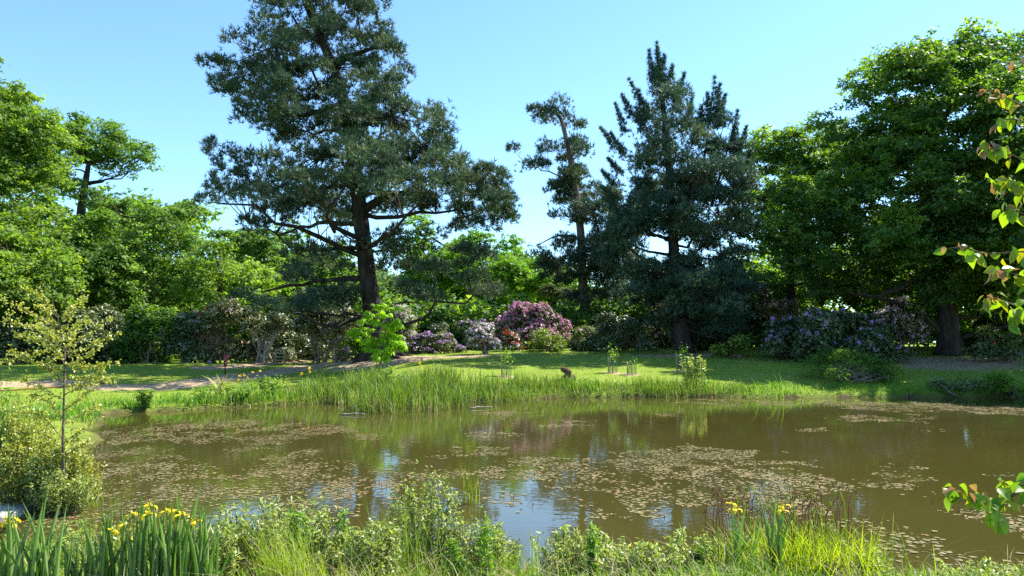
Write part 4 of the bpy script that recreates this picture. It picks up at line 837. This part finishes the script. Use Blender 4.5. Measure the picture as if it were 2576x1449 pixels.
x, y_ = scatter(9000, -30, 32, 38, 58, lambda a, b_: np.clip((fbm(a * .5 + 70, b_ * .5) - .42) * 5, 0, 1) * (sd(a, b_) > 1)); n = len(x)
mb = MB(); trileaves(mb, np.stack([x, y_, height(x, y_) + .03 + .04 * rng.random(n)], -1), rng.normal(0, .35, (n, 3)) + [0, 0, 1], .12, .08, rng.random(n)); e_ = part('fallen_leaves', mb, MAT['straw'], None, kind='stuff'); tag(e_, 'dry fallen leaves and needles strewn over the lawn', 'fallen leaves')
# countable clumps and yellow flags on the far side
def herb(name, label, cat, x, y_, h, w, n, mat, group=None, flowers=0, L=.12, W=.05):
    z = H1(x, y_); z = max(z, 0); rt = empty(name, (x, y_, z), label, cat, group); mb = MB(); lf = MB(); fl = MB()
    for k in range(n):
        a = rng.random() * 6.28; b0 = np.array([x + rng.normal(0, w * .2), y_ + rng.normal(0, w * .2), z - .04]); e = b0 + np.array([math.cos(a) * w * rng.random() * .6, math.sin(a) * w * rng.random() * .6, h * (.6 + .45 * rng.random())])
        p = curve(b0, e, rng.normal(0, .04 * h, 3), 6); tube(mb, p, np.linspace(.008, .003, 6), 4, cap=False)
        m_ = int(h * 26); t_ = rng.uniform(.12, 1, m_); c = np.stack([np.interp(t_, np.linspace(0, 1, 6), p[:, i]) for i in range(3)], -1); dd = randdir(m_); dd[:, 2] = .45
        leaves(lf, c + dd * L * .4, rng.normal(0, .4, (m_, 3)) + [0, 0, 1], L * (.6 + .6 * rng.random(m_)), W, np.clip(rng.normal(.5, .2, m_), 0, 1), .1, norm(dd))
        if k < flowers:
            d_ = randdir(6); leaves(fl, p[-1] + d_ * .06, d_, .13, .09, rng.random(6))
    part('stems', mb, MAT['twig_bark'], rt); part('leaves', lf, MAT[mat], rt)
    if fl.n: part('blossom', fl, MAT['flag_flower'], rt)
    return rt
for u, v, lab in ((239, 398, 'leftmost yellow flag iris clump at the far left bank'), (251, 392, 'yellow flag iris clump right of the red sign on the far bank'), (309, 391, 'yellow flag iris in the reeds below the chestnut sapling'), (424, 385, 'yellow flag iris clump in the reeds at the lawn edge')):
    x, y_, z = ground_hit(u, v); rt = empty('yellow_iris', (x, y_, z), lab, 'iris', 'yellow irises on the far bank')
    m_ = 40; mb = MB(); blades(mb, np.stack([x + rng.normal(0, .2, m_), y_ + rng.normal(0, .2, m_), np.full(m_, z - .03)], -1), .5 + .3 * rng.random(m_), .04, .15 + .3 * rng.random(m_), rng.random(m_) * 6.28, rng.random(m_)); part('foliage', mb, MAT['iris_leaf'], rt)
    mb = MB()
    for k in range(3):
        q = np.array([x + rng.normal(0, .16), y_ + rng.normal(0, .15), z + .85 + rng.normal(0, .1)]); d_ = randdir(7); leaves(mb, q + d_ * .05, d_, .10, .08, rng.random(7))
    part('blossom', mb, MAT['flag_flower'], rt)
sx, sy, sz = ground_hit(219, 395); rt = empty('phormium', (sx, sy, sz), 'spiky plant with broad yellowish strap leaves in front of the red sign', 'plant')
for k in range(11):
    a = -1.2 + 2.4 * k / 10 + rng.normal(0, .1); mb = MB(); blades(mb, np.array([[sx + rng.normal(0, .08), sy + rng.normal(0, .08), sz - .03]]), np.array([1.2 * (.75 + .3 * rng.random())]), np.array([.09]), np.array([abs(a) * .75 + .05]), np.array([0 if a > 0 else math.pi]) + rng.normal(0, .3, 1), np.array([.35 + .5 * rng.random()]), 4); part('leaf', mb, MAT['straw' if k % 3 else 'sedge_blade'], rt)
for u, v, h, w, lab in ((270, 398, 1.0, .9, 'leafy light green herb clump right of the red sign'), (145, 408, .7, .5, 'small upright green herb at the far left water edge'), (205, 402, .6, 1.1, 'low bushy green herb clump at the far left water edge'), (240, 401, .6, 1.0, 'low bushy green herb clump below the spiky strap-leaf plant'), (390, 392, 1.1, 1.1, 'pale green bushy herb standing in the central reeds'), (692, 385, 1.5, 1.0, 'pale grey-green willow clump at the far bank below the broad pine')):
    x, y_, z = ground_hit(u, v); herb('bank_herb', lab, 'plant', x, y_, h, w, 26, 'herb_leaf' if h < 1.3 else 'willow_leaf', 'leafy herbs on the far bank', L=.16, W=.08)
for u, v, n_, lab in ((775, 400, 16, 'clump of tall drooping reeds in the water, right of the reed bed'), (755, 399, 6, 'few tall drooping reeds in the water, left of the taller clump')):
    a = onwater(u, v); rt = empty('reed_clump', (a[0], a[1], 0), lab, 'reeds', 'drooping reed clumps'); mb = MB()
    for k in range(n_):
        bx = np.array([[a[0] + rng.normal(0, .35), a[1] + rng.normal(0, .2), -.05]]); blades(mb, bx, np.array([1.0 + .6 * rng.random()]), np.array([.05]), np.array([.15 + .6 * rng.random()]), np.array([rng.choice([0, math.pi]) + rng.normal(0, .5)]), np.array([.3 + .4 * rng.random()]), 5, 1.6)
    part('foliage', mb, MAT['herb_leaf'], rt)

# ------------------------------------------------------------------ near bank: grass, weeds
rng = np.random.default_rng(109)
def near_den(x, y_):
    s = sd(x, y_); return np.clip(s / .1 + .3, 0, 1) * (y_ < 11.5) * np.clip(.35 + fbm(x * 1.1, y_ * 1.1), 0, 1)
x, y_ = scatter(34000, -8, 7.2, 5.8, 10.6, near_den); n = len(x); z = np.maximum(height(x, y_), 0)
hh = (.06 + .3 * fbm(x * .9 + 4, y_ * .9) ** 2) * (.5 + rng.random(n)); tint = np.clip(.42 + .26 * rng.normal(size=n) + (fbm(x * .8, y_ * .8 + 9) - .5), 0, 1)
mb = MB(); blades(mb, np.stack([x, y_, z - .01], -1), hh, .006 + .004 * rng.random(n), .3 + .7 * rng.random(n), rng.random(n) * 6.28, tint, 3)
e_ = part('near_grass', mb, MAT['grass_blade'], None, kind='stuff'); tag(e_, 'ragged grass covering the near bank', 'grass')
k = rng.random(n) < .07; m_ = k.sum(); mb = MB(); blades(mb, np.stack([x[k], y_[k], z[k]], -1), .15 + .4 * rng.random(m_), .006, .5 + 1.0 * rng.random(m_), rng.random(m_) * 6.28, rng.random(m_), 3)
e_ = part('dry_grass', mb, MAT['straw'], None, kind='stuff'); tag(e_, 'dry straw coloured grass stems tangled on the near bank', 'grass')
x, y_ = scatter(16000, -9, 7.5, 5.2, 10.2, lambda a, b_: np.clip(sd(a, b_) / .1 + .2, 0, 1) * np.clip((fbm(a * 1.3 + 50, b_ * 1.3) - .4) * 5, 0, 1)); n = len(x); z = np.maximum(height(x, y_), 0)
mb = MB(); leaves(mb, np.stack([x, y_, z + .02 + .14 * rng.random(n)], -1), rng.normal(0, .45, (n, 3)) + [0, 0, 1], .03 + .03 * rng.random(n), .018, rng.random(n))
e_ = part('ground_cover', mb, MAT['herb_leaf'], None, kind='stuff'); tag(e_, 'tiny leaved ground cover on the near bank', 'ground cover')

def willow(label, u, v, y_, h, w, n, mat='willow_leaf', group='low grey-green willows on the near bank', L=.058, W=.024, name='willow_bush', cat='bush', per=40):
    x = P(u, v, y_)[0]; z = max(H1(x, y_), 0); rt = empty(name, (x, y_, z), label, cat, group); mb = MB(); lf = MB()
    for k in range(n):
        a = rng.random() * 6.28; rr = w * math.sqrt(rng.random()); b0 = np.array([x + rr * .5 * math.cos(a), y_ + rr * .35 * math.sin(a), z - .04]); e = np.array([x + rr * math.cos(a), y_ + rr * .6 * math.sin(a), z + h * 1.15 * (.5 + .55 * rng.random()) * (1 - .3 * (rr / w) ** 2)])
        p = curve(b0, e, rng.normal(0, .05, 3), 7, .008); tube(mb, p, np.linspace(.006, .002, 7), 4, cap=False)
        m_ = int(per * (.6 + .7 * rng.random())); t_ = rng.uniform(.15, 1, m_) ** .8; c = np.stack([np.interp(t_, np.linspace(0, 1, 7), p[:, i]) for i in range(3)], -1) + rng.normal(0, .018, (m_, 3)); dd = randdir(m_); dd[:, 2] = np.abs(dd[:, 2]) + .3
        leaves(lf, c + norm(dd) * L * .45, rng.normal(0, .6, (m_, 3)) + [0, 0, .7], L * (.6 + .7 * rng.random(m_)), W * (.7 + .6 * rng.random(m_)), np.clip(rng.normal(.5, .22, m_), 0, 1), .12, norm(dd))
    part('stems', mb, MAT['twig_bark'], rt); part('leaves', lf, MAT[mat], rt); return rt
willow('bushy grey-green willow behind the bright grass tuft, left of centre', 285, 560, 8.4, .72, .75, 95)
willow('small willow between the iris bed and the bright grass tuft', 232, 560, 8.2, .6, .35, 40)
willow('tallest willow of the near bank, at centre left', 425, 560, 8.7, 1.0, .42, 60)
willow('low willow under the tallest one, at its right', 480, 575, 8.6, .55, .42, 45)
willow('low grey-green willow mat at the water edge right of the sky reflection', 575, 570, 8.75, .42, .5, 60)
willow('sparse low willow left of the right iris clump', 690, 575, 8.65, .42, .3, 30)
willow('thin willow wisps at the right of the right iris clump', 868, 575, 8.5, .35, .25, 16)
willow('weedy bush behind the left irises', 110, 560, 8.6, .45, .8, 60)
willow('low weeds at the water edge left of the willow', 350, 575, 8.2, .4, .4, 40)
willow('sunlit weedy bush at the bottom, between the bright grass tuft and the tallest willow', 370, 585, 7.9, .55, .35, 50)
willow('low sunlit weeds at the bottom right of centre', 640, 590, 8.3, .32, .5, 60)
willow('leafy weeds at the foot of the left irises', 210, 590, 7.6, .5, .3, 40)
willow('small creeping bush at the lower right corner', 990, 585, 8.2, .16, .6, 40)
for u, v, y_, h, lab in ((588, 560, 8.2, .55, 'upright leafy loosestrife stem at the water edge, bright green'), (700, 560, 8.5, .3, 'short loosestrife sprig beside the right iris clump'), (485, 560, 7.9, .62, 'tall broad-leaved herb stem right of the tallest willow'), (455, 560, 7.8, .5, 'shorter broad-leaved herb stem below the tallest willow'), (300, 540, 8.0, .8, 'lush green sprigs rising through the willow bush'), (345, 545, 8.3, .6, 'bright green sprigs at the right end of the willow bush')):
    willow(lab, u, v, y_, h, .08, 5, 'herb_leaf', 'upright green herbs on the near bank', .085, .024, 'herb_stem', 'plant', 46)
def tuft(label, u, v, y_, h, w, n, mat='sedge_blade', lean=(.2, .6), wd=.007, group='sedge tufts on the near bank', az=None, tint=(.5, .2)):
    x = P(u, v, y_)[0]; z = max(H1(x, y_), 0); rt = empty('grass_tuft', (x, y_, z), label, 'grass tuft', group); mb = MB(); a = rng.random(n) * 6.28 if az is None else rng.normal(az, .8, n)
    blades(mb, np.stack([x + rng.normal(0, w, n), y_ + rng.normal(0, w * .6, n), np.full(n, z - .03)], -1), h * (.5 + .6 * rng.random(n)), wd, rng.uniform(*lean, n), a, np.clip(rng.normal(*tint, n), 0, 1), 5)
    part('blades', mb, MAT[mat], rt, kind='stuff')
    k = n // 5; mb = MB(); blades(mb, np.stack([x + rng.normal(0, w, k), y_ + rng.normal(0, w * .6, k), np.full(k, z - .02)], -1), h * (.3 + .6 * rng.random(k)), wd, .5 + rng.random(k), rng.random(k) * 6.28, rng.random(k), 4); part('dead_blades', mb, MAT['straw'], rt, kind='stuff'); return rt
tuft('bright yellow-green fine grass tuft at the bottom, left of centre', 290, 590, 7.2, .72, .15, 260, lean=(.15, .7), az=2.6)
tuft('grass tuft with arching blades right of the bright tuft', 345, 590, 7.3, .42, .2, 110)
tuft('tall thin grass clump growing through the tallest willow', 405, 580, 8.3, .85, .16, 120, 'grass_blade', (.1, .5))
tuft('grass clump leaning over the sky reflection at centre', 520, 585, 8.2, .5, .2, 110, 'grass_blade', (.2, .7))
tuft('few tall dark grass spears at the edge of the sky reflection', 545, 585, 8.1, .62, .12, 22, 'iris_leaf', (.05, .3), .008)
tuft('grass clump at the foot of the central willows', 455, 590, 7.6, .4, .3, 140, 'grass_blade')
tuft('arching bright sedge making up the right iris clump', 800, 580, 8.55, .72, .40, 900, 'sedge_blade', (.2, .8), .014)
tuft('shaded sedge at the left foot of the right iris clump', 745, 585, 8.5, .6, .2, 200, 'sedge_blade', (.2, .8), .01, tint=(.3, .2))
tuft('fine upright grass on the right of the right iris clump', 850, 585, 8.45, .55, .15, 180, 'sedge_blade', (.3, .9), .009)
tuft('small reed sprout standing in the water among the floating leaves', 470, 505, 12.9, .75, .06, 22, 'sedge_blade', (.05, .3), .012, tint=(.4, .2))
tuft('soft grass fringe at the very bottom centre', 640, 600, 7.0, .2, .5, 240, 'grass_blade')
# nodding sedge flower stalks, right
x, y_ = P(795, 540, 8.9)[0], 8.9; rt = empty('pendulous_sedge', (x, y_, 0), 'stand of thin dark nodding sedge stalks behind the right iris clump', 'sedge')
for k in range(85):
    b0 = np.array([x + rng.uniform(-.95, .75), y_ + rng.uniform(-.35, .75), -.05]); h = .65 + .4 * rng.random(); a = rng.choice([-1, 1]) * (.04 + .05 * rng.random()); mb = MB()
    p = np.array([b0, b0 + [a * .2, 0, h * .5], b0 + [a * .5, 0, h * .9], b0 + [a, 0, h], b0 + [a * 1.7, 0, h * .985], b0 + [a * 2.2, 0, h * .93]]); tube(mb, p, [.006, .0055, .005, .0045, .007, .003], 4); part('stalk', mb, MAT['pad_stem' if k % 4 else 'sedge_blade'], rt, True)
# brown dead stalks, left
for (u, h, lab) in ((115, .95, 'tall thin dry stalks standing in the water right of the birch'), (141, .85, 'second group of thin dry stalks in the water, nearer the irises')):
    x, y_ = P(u, 500, 10.4)[0], 10.4; rt = empty('dry_stalks', (x, y_, 0), lab, 'dry stalks', 'dry stalks left'); mb = MB()
    for k in range(9): tube(mb, curve((x + rng.normal(0, .12), y_ + rng.normal(0, .1), -.05), (x + rng.normal(0, .2), y_ + rng.normal(0, .1), h * (.5 + .9 * rng.random())), rng.normal(0, .03, 3), 5), np.linspace(.004, .002, 5), 4)
    part('stalks', mb, MAT['twig_bark'], rt, kind='stuff')

# ------------------------------------------------------------------ yellow irises: every leaf and petal a part
rng = np.random.default_rng(110)
def blade_mesh(name, H_, W_, lean, mat, seg=7):
    mb = MB(); t = np.linspace(0, 1, seg); c = np.stack([lean * H_ * t ** 2.2, 0 * t, H_ * (t - .12 * lean * t ** 3)], -1); w = W_ * np.array([.75, .95, 1, .95, .8, .5, .04])
    L_ = c + np.stack([-w / 2, 0 * t, 0 * t], -1); R_ = c + np.stack([w / 2, 0 * t, 0 * t], -1); F = c + np.stack([0 * t, w * .11, 0 * t], -1); B = c - np.stack([0 * t, w * .11, 0 * t], -1)
    v = np.stack([L_, F, R_, B], 1).reshape(-1, 3); f = []
    for k in range(seg - 1):
        for j in range(4):
            a, b_ = 4 * k + j, 4 * k + (j + 1) % 4; f += [[a, b_, b_ + 4], [a, b_ + 4, a + 4]]
    mb.add(v, f, rng.random(len(f)) * .0 + rng.random()); return mb.mesh(name, mat)
ibl = [blade_mesh('iris_blade', 1, .038, l, MAT['iris_leaf']) for l in (.03, .08, .14, .22, .35, .5)]
def petal_mesh(name, fall):
    mb = MB(); n_ = 6; t = np.linspace(0, 1, n_); Lp = .075 if fall else .035; w = (.042 if fall else .014) * np.array([.25, .5, .85, 1, .8, .15])
    r_ = Lp * np.sin(t * (1.9 if fall else 1.0)) * (1 if fall else .5); z = (.02 * np.sin(t * 2.2) - .055 * t ** 2.2) if fall else Lp * t
    v = np.concatenate([np.stack([r_, -w / 2, z - (.008 * (w / .042) if fall else 0)], -1), np.stack([r_, 0 * t, z], -1), np.stack([r_, w / 2, z - (.008 * (w / .042) if fall else 0)], -1)]); f = []
    for j in range(2):
        for k in range(n_ - 1): a = j * n_ + k; f += [[a, a + 1, a + n_ + 1], [a, a + n_ + 1, a + n_]]
    mb.add(v, f, np.clip(np.linspace(.2, .9, len(f)), 0, 1)); return mb.mesh(name, MAT['iris_petal'], smooth=True)
fallm, stdm = petal_mesh('fall_petal', True), petal_mesh('standard_petal', False)
mbc = MB(); tube(mbc, [(0, 0, -.035), (0, 0, -.01), (0, 0, .02)], [.006, .011, .004], 6); corem = mbc.mesh('flower_base', MAT['iris_leaf'], smooth=True)
def iris(label, u, v, y_, h, nl, flowers, w=.09, group='yellow irises on the near bank'):
    x = P(u, v, y_)[0]; z = max(H1(x, y_), 0); rt = empty('yellow_iris', (x, y_, z), label, 'iris', group)
    for k in range(nl):
        hh = h * (.6 + .5 * rng.random()); q = (x + rng.normal(0, w), y_ + rng.normal(0, w * .6), z - .03); rot = Matrix.Rotation(rng.choice([0, math.pi]) + rng.normal(0, .6), 3, 'Z') @ Matrix.Rotation(rng.normal(0, .08), 3, 'X')
        inst('leaf', ibl[min(5, int(abs(rng.normal(0, 1.9))))], rt, q, rot, (.8 + .4 * rng.random(), 1, hh))
    for fu, fv in flowers:
        q = P(fu, fv, y_ + rng.normal(0, .05)); mb = MB(); b0 = np.array([x + (q[0] - x) * .5, y_, z - .02]); tube(mb, curve(b0, q - [0, 0, .03], (0, 0, 0), 6), np.linspace(.007, .005, 6), 5); part('stem', mb, MAT['iris_leaf'], rt, True)
        f_ = inst('flower', corem, rt, q, None, 1.0); a0 = rng.random() * 6.28; s = .85 + .2 * rng.random()
        for k in range(3):
            inst('petal', fallm, rt, q, Matrix.Rotation(a0 + k * 2.094, 3, 'Z') @ Matrix.Rotation(rng.normal(0, .2), 3, 'Y'), s, parent=f_)
            inst('petal', stdm, rt, q, Matrix.Rotation(a0 + 1.047 + k * 2.094, 3, 'Z') @ Matrix.Rotation(.3, 3, 'Y'), s, parent=f_)
iris('yellow iris at the far left with one big double bloom', 8, 590, 6.9, .8, 22, [(8, 519), (13, 523)])
iris('leafy iris without open flowers, left part of the bed', 42, 590, 6.7, .85, 26, [])
iris('short leafy iris fan in the left half of the bed', 75, 590, 6.8, .66, 22, [])
iris('iris clump with two low blooms in the middle of the left bed', 105, 592, 6.9, .78, 24, [(113, 530), (124, 525)])
iris('iris clump bearing the highest bloom of the left bed', 140, 592, 6.9, .85, 30, [(150, 505), (148, 513.5), (133, 514), (126, 540)])
iris('iris clump with two wide blooms at the top right of the left bed', 170, 592, 6.9, .9, 32, [(168, 511), (176, 512), (182, 515), (151, 533)])
iris('iris clump at the right end of the left bed with a single bloom', 197, 592, 7.0, .85, 26, [(194, 521)])
iris('iris clump with two stacked blooms in the right hand clump', 737, 578, 8.35, .75, 9, [(732, 504), (735, 510)], .07)
iris('iris fan of broad blue-green leaves in the right hand clump, one bloom', 775, 580, 8.3, .85, 12, [(783, 506), (782, 510)], .06)

# ------------------------------------------------------------------ birch sapling and weeds, left
rng = np.random.default_rng(111)
xb, yb = P(64, 505, 12.3)[0], 12.3; zb = max(H1(xb, yb), .1)
bi = empty('birch_sapling', (xb, yb, zb), 'slender birch sapling with sparse small yellowish leaves on the left bank', 'sapling')
TB = [np.array([xb, yb, zb - .05]), P(63, 440, yb), P(64, 400, yb), P(65, 350, yb), P(62, 335, yb), P(58, 318, yb), P(52, 300, yb)]
mb = MB(); tube(mb, TB, [.022, .019, .016, .012, .009, .006, .003], 7); part('trunk', mb, MAT['birch_bark'], bi, True)
lf = MB(); br = [((64, 400), (20, 378)), ((64, 395), (105, 372)), ((65, 372), (120, 362)), ((65, 366), (30, 340)), ((65, 352), (112, 318)), ((64, 356), (122, 331)), ((62, 338), (2, 320)), ((62, 345), (0, 362)), ((60, 328), (0, 298)), ((57, 318), (24, 287)), ((58, 322), (88, 296)), ((62, 336), (72, 305)), ((62, 345), (88, 322)), ((64, 382), (8, 352)), ((64, 386), (97, 382)), ((64, 410), (95, 388)), ((64, 420), (30, 395)), ((64, 425), (100, 405)), ((63, 440), (20, 415)), ((63, 445), (98, 420)), ((63, 455), (30, 430)), ((63, 460), (92, 442)), ((64, 390), (45, 360)), ((60, 330), (36, 305)), ((64, 365), (100, 345)), ((63, 340), (40, 322)), ((64, 378), (118, 384)), ((65, 360), (15, 335)), ((64, 372), (38, 366)), ((63, 470), (88, 462)), ((63, 470), (38, 455)), ((66, 350), (78, 328))]
for a, b_ in br:
    dy = rng.normal(0, .45); p0, p1 = P(*a, yb), P(*b_, yb + dy); mb = MB(); p = curve(p0, p1, (0, 0, rng.normal(.02, .05)), 8, .012); ln = np.linalg.norm(p1 - p0); tube(mb, p, np.linspace(.004 + .006 * ln, .002, 8), 5)
    for s_ in range(int(2 + ln * 4)):
        t_ = .25 + .7 * rng.random(); q = np.array([np.interp(t_, np.linspace(0, 1, 8), p[:, i]) for i in range(3)]); e = q + norm(p1 - p0) * .12 * rng.random() + rng.normal(0, .06, 3); tp = curve(q, e, (0, 0, .01), 4); tube(mb, tp, np.linspace(.003, .0015, 4), 3, cap=False)
        m_ = 7; c = tp[rng.integers(1, 4, m_)] + rng.normal(0, .03, (m_, 3)); leaves(lf, c, rng.normal(0, .8, (m_, 3)) + [.2, 0, .4], .05 * (.7 + .5 * rng.random(m_)), .036, np.clip(rng.normal(.55, .22, m_), 0, 1))
    m_ = int(30 + ln * 85); t_ = rng.uniform(.08, 1, m_); c = np.stack([np.interp(t_, np.linspace(0, 1, 8), p[:, i]) for i in range(3)], -1) + rng.normal(0, .025, (m_, 3)); leaves(lf, c, rng.normal(0, .8, (m_, 3)) + [.2, 0, .4], .05 * (.7 + .5 * rng.random(m_)), .036, np.clip(rng.normal(.55, .22, m_), 0, 1))
    part('branch', mb, MAT['birch_bark'], bi, True)
part('leaves', lf, MAT['birch_leaf'], bi)
TH = 'thicket under the birch'
for u, y_, h, w, n_, mt, lab in ((66, 12.6, 1.15, .42, 70, 'birch_leaf', 'yellowish leafy bush right at the birch stem'), (30, 12.9, 1.5, .45, 80, 'birch_leaf', 'taller leafy bush left of the birch stem'), (4, 13.2, 1.65, .45, 80, 'herb_leaf', 'tallest green bush of the birch thicket, at the left edge'),
        (44, 12.4, .95, .4, 60, 'willow_leaf', 'mid-height pale bush in the birch thicket'), (84, 13.2, .75, .3, 40, 'birch_leaf', 'small wispy bush at the right side of the birch thicket'), (14, 12.5, 1.0, .4, 60, 'birch_leaf', 'lower leafy bush at the left edge beside the stone slab')):
    willow(lab, u, 480, y_, h, w, n_, mt, TH, .058, .034, per=44)
willow('pale willow bush at the water edge below the birch', 62, 495, 12.15, .62, .5, 80, 'willow_leaf', TH, .055, .024)
tuft('grassy edge right of the birch thicket', 82, 492, 12.6, .6, .2, 140, 'grass_blade')
herb('bank_herb', 'tall yellowish herb at the left edge above the thicket', 'plant', P(10, 440, 13.8)[0], 13.8, 1.5, .9, 20, 'birch_leaf', L=.08, W=.04)

# ------------------------------------------------------------------ fruit tree reaching in from the right: every leaf a part
rng = np.random.default_rng(112)
def fruit_leaf(name, mat, L=.08, W=.05, curl=.25):
    mb = MB(); n_ = 7; t = np.linspace(0, 1, n_); w = W * np.array([.06, .62, .95, 1, .82, .45, .02]); x = L * t; z = -curl * L * t ** 2
    l_ = np.stack([x, -w / 2, z + w * .22], -1); c = np.stack([x, 0 * t, z], -1); r_ = np.stack([x, w / 2, z + w * .22], -1); f = []
    for j in range(2):
        for k in range(n_ - 1): a = j * n_ + k; f += [[a, a + 1, a + n_ + 1], [a, a + n_ + 1, a + n_]]
    mb.add(np.concatenate([l_, c, r_]), f, np.full(len(f), rng.random())); return mb.mesh(name, mat, smooth=True)
fl_g = [fruit_leaf('fruit_leaf', MAT['fruit_leaf'], .085, .055, c) for c in (.1, .3, .5)]; fl_y = [fruit_leaf('fruit_leaf_lime', MAT['fruit_leaf_yellow'], .075, .045, c) for c in (.2, .5)]; fl_r = [fruit_leaf('fruit_leaf_red', MAT['fruit_leaf_red'], .06, .038, c) for c in (.2, .5)]
yF = 4.5; xF = 4.0; zF = H1(xF, yF)
ft = empty('fruit_tree', (xF, yF, zF), 'overhanging twigs with glossy green and reddish leaves at the right edge', 'tree')
TF = np.array([(xF, yF, zF - .05), (xF + .05, yF, zF + .8), (xF - .05, yF, 2.6), (xF, yF, 3.6), (xF - .1, yF, 4.6), (xF - .2, yF, 5.2)]); mb = MB(); tube(mb, TF, [.07, .06, .05, .04, .03, .02], 8); part('trunk', mb, MAT['twig_bark'], ft, True)
def fbranch(pts, tv, nl, red=.15, yel=.25, y_=yF, twc=()):
    p = [Q(*q, y_ + rng.normal(0, .06)) for q in pts]; k = np.argmin(np.abs(TF[:, 2] - (p[0][2] - .25))); full = np.concatenate([curve(TF[k], p[0], (0, 0, .05), 4)[:-1], p]); m_ = len(full)
    tt = np.linspace(0, m_ - 1, m_ * 3); c = np.stack([np.interp(tt, np.arange(m_), full[:, i]) for i in range(3)], -1); mb = MB(); tube(mb, c, np.linspace(.008, .0025, len(c)), 6, wob=.2); b_ = part('branch', mb, MAT['twig_bark'], ft, True)
    vis_ = np.array(p)
    for j in range(int(nl * 1.35)):
        t_ = rng.random() ** .8 * (len(p) - 1); q = np.array([np.interp(t_, np.arange(len(p)), vis_[:, i]) for i in range(3)]) + rng.normal(0, .02, 3)
        a = rng.uniform(0, 6.28); tip_ = t_ > (len(p) - 1) * .7; r_ = rng.random(); me_ = fl_r[rng.integers(2)] if (tip_ and r_ < red * 2.2) or r_ < red * .4 else fl_y[rng.integers(2)] if r_ < red + yel else fl_g[rng.integers(3)]
        rot = Matrix.Rotation(a, 3, 'Z') @ Matrix.Rotation(rng.normal(.75, .5), 3, 'Y') @ Matrix.Rotation(rng.normal(0, .7), 3, 'X')
        inst('leaf', me_, ft, q, rot, .7 + .5 * rng.random())
fbranch([(2640, 290), (2560, 260), (2520, 240), (2480, 225)], 0, 16, .5, .1)
fbranch([(2640, 190), (2590, 150), (2560, 140)], 0, 8, .6, .05)
fbranch([(2650, 330), (2560, 300), (2510, 300)], 0, 16, .1, .3)
fbranch([(2650, 420), (2570, 400), (2500, 370), (2470, 372)], 0, 20, .15, .25)
fbranch([(2650, 500), (2570, 470), (2490, 455)], 0, 24, .1, .4)
fbranch([(2650, 560), (2580, 540), (2530, 520)], 0, 18, .1, .3)
fbranch([(2660, 660), (2570, 632), (2480, 640), (2420, 620), (2385, 625)], 0, 17, .25, .35)
fbranch([(2650, 730), (2560, 690), (2500, 680)], 0, 16, .15, .4)
fbranch([(2650, 830), (2560, 770), (2500, 750), (2475, 755)], 0, 20, .15, .4)
fbranch([(2650, 800), (2590, 780), (2545, 800)], 0, 12, .1, .4)
fbranch([(2640, 1190), (2570, 1225), (2520, 1265), (2490, 1310)], 0, 14, .0, .3)
fbranch([(2600, 1215), (2512, 1272), (2470, 1250), (2420, 1232), (2405, 1240)], 0, 38, .12, .25)
fbranch([(2620, 1200), (2550, 1230), (2530, 1215), (2515, 1210)], 0, 10, .0, .3)

tri = sum(len(o.data.polygons) for o in {o.data.name: o for o in C.objects if o.type == 'MESH'}.values())
print('unique triangles', tri, 'objects', len(C.objects))
